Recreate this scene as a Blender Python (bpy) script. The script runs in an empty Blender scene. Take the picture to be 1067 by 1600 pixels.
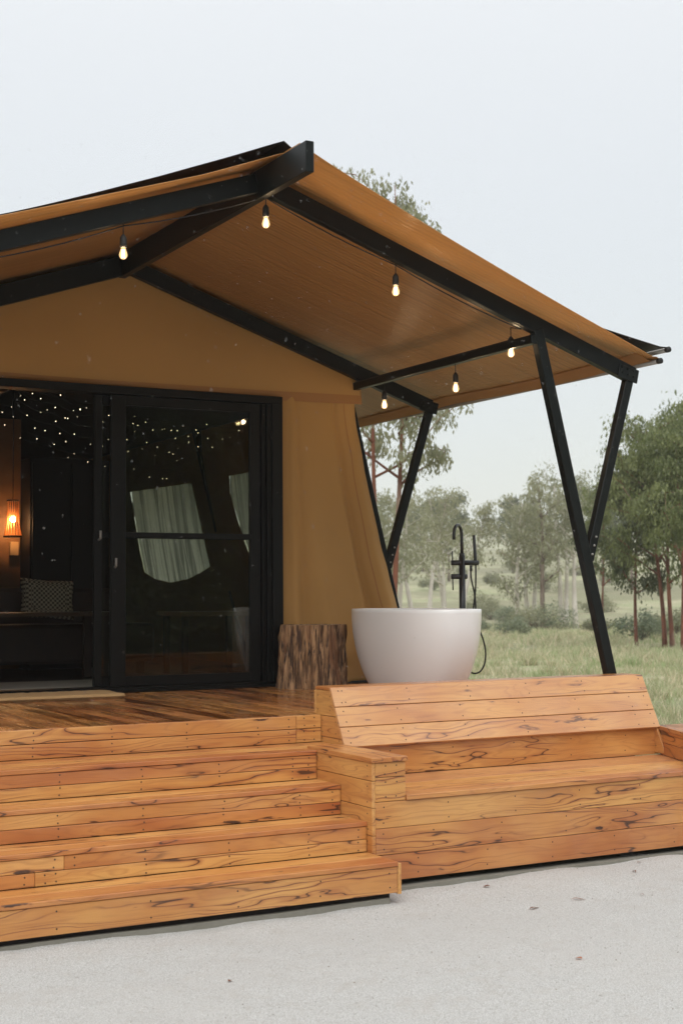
import bpy, bmesh, math, random
import numpy as np
from mathutils import Vector, Matrix, noise
from mathutils.geometry import tessellate_polygon

random.seed(7)
rng = np.random.default_rng(7)
sc = bpy.context.scene
COL = sc.collection

# ------------------------------------------------------------------ camera
EYE = Vector((0.0, 0.0, 1.57))
YAW, PIT, ROL = math.radians(28.87), math.radians(3.322), math.radians(-0.366)
FW = Vector((math.sin(YAW) * math.cos(PIT), math.cos(YAW) * math.cos(PIT), math.sin(PIT)))
R0 = Vector((math.cos(YAW), -math.sin(YAW), 0)); U0 = R0.cross(FW)
RT = R0 * math.cos(ROL) + U0 * math.sin(ROL); UP = U0 * math.cos(ROL) - R0 * math.sin(ROL)
cam_d = bpy.data.cameras.new('camera'); cam = bpy.data.objects.new('camera', cam_d); COL.objects.link(cam)
cam.matrix_world = Matrix(((RT.x, UP.x, -FW.x, EYE.x), (RT.y, UP.y, -FW.y, EYE.y), (RT.z, UP.z, -FW.z, EYE.z), (0, 0, 0, 1)))
cam_d.sensor_fit = 'VERTICAL'; cam_d.sensor_height = 36; cam_d.lens = 50
cam_d.clip_start = .1; cam_d.clip_end = 3000
cam_d.dof.use_dof = True; cam_d.dof.focus_distance = 9.0; cam_d.dof.aperture_fstop = 4.0
sc.camera = cam

# ------------------------------------------------------------------ world, sun, exposure
SUN_EL, SUN_AZ = math.radians(52), math.radians(205)       # azimuth clockwise from +Y
w = bpy.data.worlds.new('World'); sc.world = w; w.use_nodes = True
nt = w.node_tree; nt.nodes.clear()
sky = nt.nodes.new('ShaderNodeTexSky'); sky.sky_type = 'NISHITA'; sky.sun_disc = False
sky.sun_elevation = SUN_EL; sky.sun_rotation = SUN_AZ
b1 = nt.nodes.new('ShaderNodeBackground'); b1.inputs[1].default_value = .05
nt.links.new(sky.outputs[0], b1.inputs[0])
b2 = nt.nodes.new('ShaderNodeBackground'); b2.inputs[0].default_value = (.765, .760, .735, 1)   # cloud cover, brighter towards the zenith
tc = nt.nodes.new('ShaderNodeTexCoord'); sx = nt.nodes.new('ShaderNodeSeparateXYZ'); nt.links.new(tc.outputs['Generated'], sx.inputs[0])
mr = nt.nodes.new('ShaderNodeMapRange'); mr.inputs['From Min'].default_value = 0; mr.inputs['From Max'].default_value = 1
mr.inputs['To Min'].default_value = .70; mr.inputs['To Max'].default_value = 1.90
pw_ = nt.nodes.new('ShaderNodeMath'); pw_.operation = 'POWER'; pw_.inputs[1].default_value = 1.4; mx_ = nt.nodes.new('ShaderNodeMath'); mx_.operation = 'MAXIMUM'; mx_.inputs[1].default_value = 0
nt.links.new(sx.outputs[2], mx_.inputs[0]); nt.links.new(mx_.outputs[0], pw_.inputs[0]); nt.links.new(pw_.outputs[0], mr.inputs[0]); nt.links.new(mr.outputs[0], b2.inputs[1])
ad = nt.nodes.new('ShaderNodeAddShader'); wo = nt.nodes.new('ShaderNodeOutputWorld')
nt.links.new(b1.outputs[0], ad.inputs[0]); nt.links.new(b2.outputs[0], ad.inputs[1]); nt.links.new(ad.outputs[0], wo.inputs[0])
sl = bpy.data.lights.new('sun', 'SUN'); sl.energy = 1.5; sl.angle = math.radians(45); sl.color = (1, .97, .93)
so = bpy.data.objects.new('sun', sl); COL.objects.link(so)
sd = Vector((math.sin(SUN_AZ) * math.cos(SUN_EL), math.cos(SUN_AZ) * math.cos(SUN_EL), math.sin(SUN_EL)))
so.rotation_euler = sd.to_track_quat('Z', 'Y').to_euler()
sc.view_settings.view_transform = 'Standard'; sc.view_settings.look = 'None'
sc.view_settings.exposure = 0.0; sc.view_settings.gamma = 1.0; sc.view_settings.use_curve_mapping = False
sc.cycles.max_bounces = 8; sc.cycles.transparent_max_bounces = 16; sc.cycles.volume_bounces = 1
sc.cycles.diffuse_bounces = 3; sc.cycles.glossy_bounces = 3; sc.cycles.transmission_bounces = 4
sc.cycles.use_denoising = True; sc.cycles.sample_clamp_indirect = 4

# ------------------------------------------------------------------ node helpers
class NT:
    def __init__(s, name, disp=False):
        s.m = bpy.data.materials.new(name); s.m.use_nodes = True; s.t = s.m.node_tree; s.t.nodes.clear()
        s.out = s.t.nodes.new('ShaderNodeOutputMaterial')
    def n(s, typ, props=None, **inp):
        nd = s.t.nodes.new('ShaderNode' + typ)
        for k, v in (props or {}).items(): setattr(nd, k, v)
        for k, v in inp.items():
            key = int(k[1:]) if k[0] == 'i' and k[1:].isdigit() else k.replace('_', ' ')
            so_ = nd.inputs[key]
            if isinstance(v, bpy.types.NodeSocket): s.t.links.new(v, so_)
            else:
                if hasattr(so_.default_value, '__len__') and not hasattr(v, '__len__'): v = (v,) * len(so_.default_value)
                so_.default_value = v if not (hasattr(v, '__len__') and len(v) == 3 and len(so_.default_value) == 4) else (*v, 1)
        return nd
    def math(s, op, a, b=0.0, c=0.0, clamp=False):
        return s.n('Math', dict(operation=op, use_clamp=clamp), i0=a, i1=b, i2=c).outputs[0]
    def vm(s, op, a, b=(0, 0, 0)):
        return s.n('VectorMath', dict(operation=op), i0=a, i1=b).outputs[0]
    def noise(s, v, scale, detail=3, rough=.5, dist=0.0, out=0):
        return s.n('TexNoise', None, Vector=v, Scale=scale, Detail=detail, Roughness=rough, Distortion=dist).outputs[out]
    def mix(s, f, a, b, mode='MIX'):
        nd = s.t.nodes.new('ShaderNodeMix'); nd.data_type = 'RGBA'; nd.blend_type = mode
        for i, v in ((0, f), (6, a), (7, b)):
            if isinstance(v, bpy.types.NodeSocket): s.t.links.new(v, nd.inputs[i])
            else: nd.inputs[i].default_value = v if not hasattr(v, '__len__') else (*v[:3], 1)
        return nd.outputs[2]
    def ss(s, v, a, b):           # smoothstep a..b -> 0..1
        nd = s.n('MapRange', dict(interpolation_type='SMOOTHSTEP'), Value=v, From_Min=a, From_Max=b, To_Min=0.0, To_Max=1.0)
        return nd.outputs[0]
    def obj(s): return s.n('TexCoord').outputs['Object']
    def bump(s, h, strength=.3, dist=.002):
        return s.n('Bump', None, Height=h, Strength=strength, Distance=dist).outputs[0]
    def bsdf(s, **k): return s.n('BsdfPrincipled', None, **k)
    def done(s, sh):
        s.t.links.new(sh.outputs[0] if hasattr(sh, 'outputs') else sh, s.out.inputs[0]); return s.m
    def mixs(s, f, a, b):
        return s.n('MixShader', None, i0=f, i1=a.outputs[0] if hasattr(a, 'outputs') else a, i2=b.outputs[0] if hasattr(b, 'outputs') else b)

def plain(name, col, rough=.5, metal=0.0, spec=.5, var=.15, vs=8, bump=0, **k):
    t = NT(name); P = t.obj()
    f = t.noise(P, vs, 4)
    c = t.mix(f, tuple(x * (1 - var) for x in col), tuple(min(1, x * (1 + var)) for x in col))
    kw = dict(Base_Color=c, Roughness=rough, Metallic=metal); kw.update(k)
    kw['Specular IOR Level'.replace(' ', '_')] = spec
    if bump: kw['Normal'] = t.bump(t.noise(P, vs * 12, 4), bump, .002)
    return t.done(t.bsdf(**kw))

# ------------------------------------------------------------------ materials
def mat_wood():
    t = NT('feature_grain_timber'); P = t.obj()
    oc = t.n('ObjectInfo').outputs['Color']; sp = t.n('SeparateColor', None, Color=oc)
    tone, seed, wet = sp.outputs[0], sp.outputs[1], sp.outputs[2]
    P0 = t.vm('ADD', P, t.n('CombineXYZ', None, X=t.math('MULTIPLY', seed, 91.0), Y=t.math('MULTIPLY', seed, 37.0), Z=t.math('MULTIPLY', seed, 13.0)).outputs[0])
    # slow field whose contour lines are the growth rings of the board face
    warp = t.vm('SUBTRACT', t.n('TexNoise', None, Vector=t.vm('MULTIPLY', P0, (.95, 5.0, 5.0)), Scale=1.0, Detail=3.0).outputs[1], (.5, .5, .5))
    Q = t.vm('ADD', t.vm('MULTIPLY', P0, (.24, 4.2, 4.2)), t.vm('MULTIPLY', warp, (.75, .95, .95)))
    F = t.noise(Q, 1.0, 2.2, .5)
    ring = t.math('PINGPONG', t.math('MULTIPLY', F, 16.0), 1.0)
    ringf = t.math('PINGPONG', t.math('MULTIPLY', F, 47.0), 1.0)
    fib = t.noise(t.vm('MULTIPLY', P0, (5, 130, 130)), 1.0, 4, .6)
    fib2 = t.noise(t.vm('MULTIPLY', P0, (1.6, 26, 26)), 1.0, 4, .55)
    blot = t.noise(t.vm('MULTIPLY', P0, (1.6, 3.5, 3.5)), 1.0, 3)
    light = t.mix(t.ss(tone, 0, 1), (.68, .370, .118), (.57, .25, .076))
    mid = t.mix(t.ss(tone, 0, 1), (.57, .260, .070), (.42, .140, .044))
    c = t.mix(t.ss(blot, .32, .68), light, mid)
    c = t.mix(t.math('MULTIPLY', t.ss(ringf, .55, 1.0), .30), c, (.33, .115, .040))
    c = t.mix(t.math('MULTIPLY', t.ss(fib2, .50, .72), .40), c, (.34, .105, .038))
    c = t.mix(t.math('MULTIPLY', t.ss(fib, .50, .75), .22), c, (.28, .095, .036))
    # dark resin veins: some contour lines only, broken along the board
    m1 = t.noise(t.vm('MULTIPLY', P0, (.75, 3.4, 3.4)), 1.0, 3, .6)
    m2 = t.noise(t.vm('MULTIPLY', P0, (7, 60, 60)), 1.0, 2)
    band = t.math('SUBTRACT', 1.0, t.ss(t.math('ABSOLUTE', t.math('SUBTRACT', ring, t.math('MULTIPLY_ADD', m2, .05, .44))), .011, .054))
    vein = t.math('MULTIPLY', band, t.ss(m1, .455, .55))
    # pockets: short thick dark streaks with ragged ends
    pk = t.noise(t.vm('ADD', t.vm('MULTIPLY', P0, (2.6, 17, 17)), t.vm('MULTIPLY', warp, (.8, 2.2, 2.2))), 1.0, 4, .6)
    pock = t.ss(pk, .67, .70)
    # red-brown halo
    halo = t.math('MULTIPLY', t.math('SUBTRACT', 1.0, t.ss(t.math('ABSOLUTE', t.math('SUBTRACT', ring, .46)), .03, .28)), t.ss(m1, .42, .62))
    c = t.mix(t.math('MULTIPLY', halo, .50), c, (.30, .075, .030))
    c = t.mix(t.math('MULTIPLY', t.ss(pk, .62, .72), .45), c, (.25, .07, .03))
    dark = t.math('MAXIMUM', t.math('MULTIPLY', vein, .86), t.math('MULTIPLY', pock, .93))
    c = t.mix(dark, c, (.045, .022, .016))
    # rain-soaked patches
    wn = t.noise(t.vm('MULTIPLY', P0, (1.4, 9, 9)), 1.0, 3)
    wf = t.math('MULTIPLY', t.ss(wet, .35, .9), t.math('MULTIPLY_ADD', t.ss(wn, .42, .60), .55, .45))
    c = t.mix(wf, c, t.mix(1.0, c, (.36, .27, .22), 'MULTIPLY'))
    # pale film: drying timber plus wet sky sheen put into the colour (wet = negative channel not needed: use low wet values)
    pale = t.math('SUBTRACT', 1.0, t.ss(wet, .0, .16))
    c = t.mix(t.math('MULTIPLY', pale, .55), c, t.mix(.5, c, (.66, .40, .27)))
    rg = t.math('SUBTRACT', t.math('MULTIPLY_ADD', fib2, .24, .24), t.math('MULTIPLY', wf, .26))
    h = t.math('SUBTRACT', t.math('MULTIPLY', fib, .6), dark)
    cw = t.math('MULTIPLY', t.ss(t.noise(P0, 2.2, 4, .6), .42, .62), .55)
    b = t.bsdf(Base_Color=c, Roughness=rg, Normal=t.bump(h, .35, .0015), Coat_Weight=cw, Coat_Roughness=.10)
    return t.done(b)
WOOD = mat_wood()
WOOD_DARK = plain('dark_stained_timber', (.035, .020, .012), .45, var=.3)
WOOD_WALL = plain('oiled_panel_wall', (.20, .10, .04), .6, var=.2)

def mat_canvas(name, col, trans=.25, ribs=0, rough=.65, stain=.25, tcol=None):
    t = NT(name); P = t.obj()
    big = t.noise(P, .9, 4); s2 = t.noise(P, 6, 5, .65)
    c = t.mix(t.math('MULTIPLY', t.ss(big, .35, .7), stain), col, tuple(x * .72 for x in col))
    c = t.mix(t.math('MULTIPLY', s2, stain * .6), c, tuple(min(1, x * 1.25) for x in col))
    sp = t.n('SeparateXYZ', None, Vector=P)
    weave = t.math('ADD', t.math('SINE', t.math('MULTIPLY', sp.outputs[2], 1400.0)), t.math('SINE', t.math('MULTIPLY', sp.outputs[0], 1400.0)))
    fold = t.noise(t.vm('MULTIPLY', P, (1.2, 1.2, .5)), 2.2, 3)
    h = t.math('MULTIPLY_ADD', weave, .01, t.math('MULTIPLY', fold, 1.0))
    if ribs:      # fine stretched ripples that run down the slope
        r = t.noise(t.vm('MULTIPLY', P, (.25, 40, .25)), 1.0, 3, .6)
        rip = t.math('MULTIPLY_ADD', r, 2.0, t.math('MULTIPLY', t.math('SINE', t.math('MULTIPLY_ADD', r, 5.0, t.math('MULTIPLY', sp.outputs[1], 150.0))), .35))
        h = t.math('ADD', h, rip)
        c = t.mix(t.math('MULTIPLY', t.ss(r, .48, .66), .30), c, tuple(x * .45 for x in col)); c = t.mix(t.math('MULTIPLY', t.ss(r, .50, .32), .18), c, tuple(min(1, x * 1.3) for x in col))  # ripple shading put into the colour as darker and lighter streaks
    nrm = t.bump(h, .7 if ribs else .5, .006)
    b = t.bsdf(Base_Color=c, Roughness=rough, Normal=nrm)
    tr = t.n('BsdfTranslucent', None, Color=c if tcol is None else t.mix(.35, tcol, c), Normal=nrm)
    return t.done(t.mixs(trans, b, tr))
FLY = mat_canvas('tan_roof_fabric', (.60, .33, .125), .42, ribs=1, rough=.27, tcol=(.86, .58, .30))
CANVAS = mat_canvas('tan_wall_canvas', (.44, .240, .074), .06, rough=.85)
CANVAS_HEM = mat_canvas('tan_canvas_hem', (.36, .17, .055), .12, rough=.8)
SHADE = mat_canvas('black_shade_fabric', (.016, .018, .020), .02, rough=.5)
def mat_film():
    t = NT('clear_window_film'); P = t.obj(); v_ = t.vm('MULTIPLY', t.vm('ADD', P, t.n('CombineXYZ', None, X=0.0, Y=t.math('MULTIPLY', t.n('SeparateXYZ', None, Vector=P).outputs[2], .16), Z=0.0).outputs[0]), (.3, 16, .35))
    f = t.noise(v_, 1.0, 4, .6); g = t.noise(P, 1.5, 3)
    c = t.mix(t.ss(f, .40, .62), (.70, .68, .62), (.26, .26, .24)); c = t.mix(t.math('MULTIPLY', t.ss(g, .45, .62), .5), c, (.40, .41, .38))  # shading of the film's folds put into the colour as dark streaks
    return t.done(t.mixs(.75, t.bsdf(Base_Color=c, Roughness=.25), t.n('BsdfTranslucent', None, Color=c)))
SHEER = mat_film()
STEEL = plain('black_powdercoated_steel', (.007, .009, .0085), .38, spec=.24, var=.3, vs=14, bump=.05)
ALU = plain('black_aluminium_joinery', (.004, .0045, .004), .45, spec=.22)
GALV = plain('weathered_grey_tube', (.32, .31, .29), .45, metal=.4)
BLACK = plain('black_matt_brass', (.012, .013, .014), .33, spec=.6)
RUBBER = plain('black_rubber', (.015, .014, .013), .6)

def mat_glass():
    t = NT('door_glass')
    fr = t.n('Fresnel', None, IOR=1.5).outputs[0]
    tr = t.n('BsdfTransparent', None, Color=(.80, .82, .78)); gl = t.n('BsdfGlossy', None, Color=(1, 1, 1), Roughness=.01)
    return t.done(t.mixs(t.math('MULTIPLY', fr, .95), tr, gl))
GLASS = mat_glass()

def mat_emit(name, col, st, mixt=0.0):
    t = NT(name); e = t.n('Emission', None, Color=(*col, 1), Strength=st)
    if mixt:
        tr = t.n('BsdfTransparent'); return t.done(t.mixs(mixt, e, tr))
    return t.done(e)
BULB = mat_emit('lit_bulb_glass', (1, .58, .25), 1.9, .4)
FILA = mat_emit('glowing_filament', (1, .68, .36), 40)
FAIRY = mat_emit('fairy_light_led', (1, .80, .52), 6)

def mat_porcelain():
    t = NT('white_stone_resin'); P = t.obj()
    c = t.mix(t.noise(P, 3, 4), (.90, .895, .885), (.92, .915, .91))
    return t.done(t.bsdf(Base_Color=c, Roughness=.24, Coat_Weight=.4, Coat_Roughness=.12))
TUB = mat_porcelain()

def mat_bark(name, a, b, c3, sx=22, sz=2.2, red=0.0):
    t = NT(name); P = t.obj()
    f = t.noise(t.vm('MULTIPLY', P, (sx, sx, sz)), 1.0, 5, .6)
    g = t.noise(t.vm('MULTIPLY', P, (sx * .3, sx * .3, sz * .6)), 1.0, 4, .6)
    c = t.mix(t.ss(f, .38, .62), a, b)
    c = t.mix(t.ss(g, .50, .66), c, c3)
    return t.done(t.bsdf(Base_Color=c, Roughness=.8, Normal=t.bump(f, .8, .02)))
BARK_PALE = mat_bark('pale_gum_bark', (.50, .45, .39), (.72, .67, .60), (.34, .27, .21), 2.4, .7)
BARK_RED = mat_bark('red_gum_bark', (.13, .045, .025), (.24, .085, .045), (.42, .33, .26), 4, 1.1)
BARK_DARK = mat_bark('dark_gum_bark', (.10, .07, .05), (.20, .15, .115), (.28, .22, .17), 4, 1.2)

def mat_leaf(name, a, b, c3):
    t = NT(name); P = t.obj()
    n1 = t.noise(P, .8, 3); n2 = t.noise(P, 9, 2)
    rn = t.n('ObjectInfo').outputs['Random']; n1 = t.math('ADD', n1, t.math('MULTIPLY_ADD', rn, .16, -.08)); c = t.mix(t.ss(n1, .38, .62), a, b); c = t.mix(t.math('MULTIPLY', t.ss(n2, .5, .7), .6), c, c3)
    return t.done(t.mixs(.42, t.bsdf(Base_Color=c, Roughness=.5), t.n('BsdfTranslucent', None, Color=c)))
LEAF_A = mat_leaf('fresh_gum_leaves', (.12, .15, .05), (.23, .26, .10), (.38, .40, .18))
LEAF_B = mat_leaf('mist_paled_olive_leaves', (.24, .25, .15), (.34, .34, .21), (.40, .38, .24))  # olive leaves made paler: distant mist put into the colour
LEAF_C = mat_leaf('dark_gum_leaves', (.08, .10, .04), (.15, .17, .08), (.25, .25, .13))
LEAF_S = mat_leaf('shrub_leaves', (.18, .22, .14), (.26, .29, .18), (.32, .33, .21))

# ------------------------------------------------------------------ object helpers
def link(name, me, mat, parent=None):
    o = bpy.data.objects.new(name, me); COL.objects.link(o)
    if mat is not None and not me.materials: me.materials.append(mat)
    if parent is not None: o.parent = parent
    return o
def tag(o, label=None, cat=None, group=None, kind=None):
    if label: o['label'] = label
    if cat: o['category'] = cat
    if group: o['group'] = group
    if kind: o['kind'] = kind
    return o
def empty(name, loc, label, cat, group=None):
    o = bpy.data.objects.new(name, None); COL.objects.link(o); o.location = loc
    o.empty_display_size = .1
    return tag(o, label, cat, group)
def mesh_np(name, V, Fq):
    me = bpy.data.meshes.new(name)
    V = np.asarray(V, np.float32); Fq = np.asarray(Fq, np.int32); k = Fq.shape[1]
    me.vertices.add(len(V)); me.vertices.foreach_set('co', V.ravel())
    me.loops.add(Fq.size); me.loops.foreach_set('vertex_index', Fq.ravel())
    me.polygons.add(len(Fq)); me.polygons.foreach_set('loop_start', np.arange(0, Fq.size, k, dtype=np.int32))
    me.update(calc_edges=True); me.validate(); return me
def smooth(me, on=True):
    me.polygons.foreach_set('use_smooth', [on] * len(me.polygons)); me.update()
def bm_box(bm, lo, hi, mtx=None):
    vs = [bm.verts.new((x, y, z)) for x in (lo[0], hi[0]) for y in (lo[1], hi[1]) for z in (lo[2], hi[2])]
    if mtx is not None:
        for v in vs: v.co = mtx @ v.co
    for f in ((0, 1, 3, 2), (4, 6, 7, 5), (0, 4, 5, 1), (2, 3, 7, 6), (0, 2, 6, 4), (1, 5, 7, 3)):
        bm.faces.new([vs[i] for i in f])
    return vs
def bevelled(name, L, W, T, b=.0025, seg=1):
    bm = bmesh.new(); bm_box(bm, (-L / 2, -W / 2, -T / 2), (L / 2, W / 2, T / 2))
    bmesh.ops.recalc_face_normals(bm, faces=bm.faces)
    if b: bmesh.ops.bevel(bm, geom=bm.edges[:], offset=b, segments=seg, affect='EDGES', profile=.7)
    me = bpy.data.meshes.new(name); bm.to_mesh(me); bm.free(); return me
def bm_obj(name, bm, mat, parent=None, sm=False, recalc=True):
    if recalc: bmesh.ops.recalc_face_normals(bm, faces=bm.faces)
    me = bpy.data.meshes.new(name); bm.to_mesh(me); bm.free()
    if sm: smooth(me)
    return link(name, me, mat, parent)
def frame(c, ex, ey):
    ex = Vector(ex).normalized(); ey = Vector(ey); ey = (ey - ex * ey.dot(ex)).normalized(); ez = ex.cross(ey)
    return Matrix(((ex.x, ey.x, ez.x, c[0]), (ex.y, ey.y, ez.y, c[1]), (ex.z, ey.z, ez.z, c[2]), (0, 0, 0, 1)))
def boxp(name, lo, hi, mat, parent=None, b=.003):
    L, W, T = (hi[i] - lo[i] for i in range(3))
    o = link(name, bevelled(name, L, W, T, min(b, min(L, W, T) * .3)), mat, parent)
    p = parent.location if parent else Vector((0, 0, 0))
    o.location = Vector([(lo[i] + hi[i]) / 2 for i in range(3)]) - p
    return o
def bar(name, p, q, wy, wz, mat, parent, up=(0, 1, 0), b=.004):
    """rectangular tube from p to q, wy across up-direction 'up', wz the other way"""
    p, q = Vector(p), Vector(q)
    o = link(name, bevelled(name, (q - p).length, wy, wz, b), mat, parent)
    m = frame((p + q) / 2 - (parent.location if parent else Vector((0, 0, 0))), q - p, up); o.matrix_local = m
    return o
def tube_mesh(bm, pts, rad, n=10, caps=True):
    pts = [Vector(p) for p in pts]; rad = rad if hasattr(rad, '__len__') else [rad] * len(pts)
    rings = []; prev = None
    for i, p in enumerate(pts):
        d = (pts[min(i + 1, len(pts) - 1)] - pts[max(i - 1, 0)]).normalized()
        if prev is None: a = d.orthogonal().normalized()
        else: a = (prev - d * prev.dot(d)).normalized()
        prev = a; b = d.cross(a)
        rings.append([bm.verts.new(p + (a * math.cos(2 * math.pi * k / n) + b * math.sin(2 * math.pi * k / n)) * rad[i]) for k in range(n)])
    for r0, r1 in zip(rings, rings[1:]):
        for k in range(n): bm.faces.new((r0[k], r0[(k + 1) % n], r1[(k + 1) % n], r1[k]))
    if caps:
        bm.faces.new(rings[0][::-1]); bm.faces.new(rings[-1])
def tube(name, pts, rad, mat, parent=None, n=10):
    bm = bmesh.new(); off = parent.location if parent else Vector((0, 0, 0))
    tube_mesh(bm, [Vector(p) - off for p in pts], rad, n)
    return bm_obj(name, bm, mat, parent, sm=True)
def lathe(bm, prof, n=24, c=(0, 0, 0)):
    rings = []
    for r, z in prof:
        rings.append([bm.verts.new((c[0] + r * math.cos(2 * math.pi * k / n), c[1] + r * math.sin(2 * math.pi * k / n), c[2] + z)) for k in range(n)])
    for a, b in zip(rings, rings[1:]):
        for k in range(n): bm.faces.new((a[k], a[(k + 1) % n], b[(k + 1) % n], b[k]))
    bm.faces.new(rings[0][::-1]); bm.faces.new(rings[-1])
def grid_mesh(name, nu, nv, fn):
    U, Vv = np.meshgrid(np.linspace(0, 1, nu), np.linspace(0, 1, nv), indexing='ij')
    V = np.array([fn(u, v) for u, v in zip(U.ravel(), Vv.ravel())])
    i = np.arange(nu - 1)[:, None] * nv + np.arange(nv - 1)[None]
    F = np.stack([i, i + nv, i + nv + 1, i + 1], -1).reshape(-1, 4)
    me = mesh_np(name, V, F); smooth(me); return me
def solid(o, th, off=0):
    m = o.modifiers.new('solidify', 'SOLIDIFY'); m.thickness = th; m.offset = off; return o

SCREW = {}
def board(parent, c, ex, ey, L, W, T=.022, tone=None, wet=.2, screws=(.05, .45), name='board'):
    """one timber board; ex runs along it, ex x ey is the face that shows"""
    o = link(name, bevelled(name, L, W, T, .0022), WOOD, parent)
    m = frame(Vector(c) - parent.location, ex, ey); o.matrix_local = m
    o.color = (random.random() if tone is None else tone, random.random(), wet, 1)
    if screws:
        st, step = screws; xs = [-L / 2 + st]
        if abs(m[0][0]) > .9 and L > 1.2:
            off = {'timber_deck': .10, 'timber_steps': .22, 'timber_bench': .05}[parent.name] + .10 * math.floor(c[2] / .166)
            g = math.ceil((c[0] - L / 2 - off) / .46 + .15) * .46 + off
            while g < c[0] + L / 2 - .12: xs.append((g - c[0]) * (1 if m[0][0] > 0 else -1)); g += .46
        xs.append(L / 2 - st)
        for x in xs:
            for s in ((-1, 1) if W > .06 else (0,)):
                SCREW.setdefault(parent.name, []).append((m @ Vector((x + random.uniform(-.004, .004), s * W * .29 + random.uniform(-.003, .003), T / 2 + .0006)), m.to_3x3()))
    return o
def put_screws(parent):
    bm = bmesh.new()
    for p, R in SCREW.get(parent.name, []):
        vs = [bm.verts.new(p + R @ Vector((.0048 * math.cos(a * math.pi / 3), .0048 * math.sin(a * math.pi / 3), 0))) for a in range(6)]
        bm.faces.new(vs)
    tag(bm_obj('screw_heads', bm, plain('dark_screw_head', (.05, .03, .02), .5), parent, recalc=False), kind='stuff')

# ------------------------------------------------------------------ ground
def terrain(x, y):
    d = math.hypot(x, y); h = -.12
    if d > 14: h += .10 * noise.noise(Vector((x * .09, y * .09, 0))) * min(1, (d - 14) / 10)
    if d > 25: h += .45 * noise.noise(Vector((x * .025, y * .025, 3))) * min(1, (d - 25) / 30)
    if d > 85:
        e = min(d, 330) - 85; h += .052 * e * (1 + .25 * noise.noise(Vector((x * .006, y * .006, 9)))) * min(1, e / 40)
    if d > 500: h += min(1, (d - 500) / 700) * (46 + 28 * noise.noise(Vector((x * .0016, y * .0016, 4))))
    return h
def mat_field():
    t = NT('damp_paddock_grass'); P = t.obj()
    a = t.noise(P, .35, 5, .6); b = t.noise(P, 3.5, 5, .65); g = t.noise(t.vm('MULTIPLY', P, (1, 1, .2)), 40, 3)
    c = t.mix(t.ss(b, .38, .66), (.38, .38, .22), (.50, .42, .29))
    c = t.mix(t.ss(a, .40, .62), c, (.32, .34, .18)); c = t.mix(t.math('MULTIPLY', t.ss(t.noise(P, .06, 5, .7), .44, .54), .75), c, (.22, .20, .12))
    c = t.mix(t.math('MULTIPLY', t.ss(t.noise(P, 1.7, 6, .7), .60, .70), .7), c, (.42, .31, .22))
    c = t.mix(t.math('MULTIPLY', g, .35), c, (.12, .15, .07))
    return t.done(t.bsdf(Base_Color=c, Roughness=.9, Normal=t.bump(g, .6, .03)))
FIELD = mat_field()
def make_field():
    # radial sheet: fine near, coarse far
    rs = np.concatenate([[0, 5], np.geomspace(8, 1550, 120)]); na = 220
    V = [(0, 0, -.12)]; F = []
    for r in rs[1:]:
        for k in range(na):
            a = 2 * math.pi * k / na; x, y = r * math.sin(a), r * math.cos(a); V.append((x, y, terrain(x, y)))
    Fq = []
    for k in range(na): F.append((0, 1 + k, 1 + (k + 1) % na))
    for i in range(len(rs) - 2):
        for k in range(na):
            a = 1 + i * na; b = a + na; Fq.append((a + k, b + k, b + (k + 1) % na, a + (k + 1) % na))
    me = bpy.data.meshes.new('grass_field'); me.from_pydata(V, [], F + Fq); me.update()
    bm = bmesh.new(); bm.from_mesh(me); bmesh.ops.recalc_face_normals(bm, faces=bm.faces); bm.to_mesh(me); bm.free(); smooth(me)
    if me.polygons[0].normal.z < 0: me.flip_normals()
    tag(link('grass_field', me, FIELD), kind='structure')
make_field()

def mat_gravel():
    t = NT('pale_crushed_gravel'); P = t.obj()
    v = t.n('TexVoronoi', None, Vector=P, Scale=150.0); v2 = t.n('TexVoronoi', None, Vector=P, Scale=46.0)
    big = t.noise(P, .8, 5, .6); md = t.noise(P, 7, 4, .7); fine = t.noise(P, 260, 3)
    c = t.mix(t.ss(v.outputs[0], .1, .75), (.66, .66, .645), (.42, .415, .395))
    sp = t.n('SeparateColor', None, Color=v2.outputs[1]).outputs[0]
    c = t.mix(t.math('MULTIPLY', t.ss(sp, .95, .985), .22), c, (.30, .27, .23))
    c = t.mix(t.math('MULTIPLY', t.ss(big, .40, .66), .34), c, (.50, .48, .45))
    c = t.mix(t.math('MULTIPLY', t.ss(md, .50, .68), .30), c, (.45, .42, .38))
    h = t.math('ADD', t.math('MULTIPLY', v.outputs[0], -1.0), t.math('ADD', t.math('MULTIPLY', v2.outputs[0], -.7), t.math('MULTIPLY', fine, .5)))
    return t.done(t.bsdf(Base_Color=c, Roughness=.75, Normal=t.bump(h, .75, .006)))
GRAVEL = mat_gravel()
def gz(x, y): return -.062 + .024 * max(0, min(1, (y - 6.05) / .55)) * (1 + 1.2 * noise.noise(Vector((x * 1.7, y * 2, 8)))) + .014 * noise.noise(Vector((x * .8, y * .8, 1))) + .008 * noise.noise(Vector((x * 4, y * 4, 5))) + .004 * noise.noise(Vector((x * 13, y * 13, 2)))
def gfn(u, v):
    x = -6 + 22 * u; y = -6 + 13.6 * v
    return (x, y, gz(x, y))
tag(link('gravel_drive', grid_mesh('gravel_drive', 420, 300, gfn), GRAVEL), kind='structure')
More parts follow.
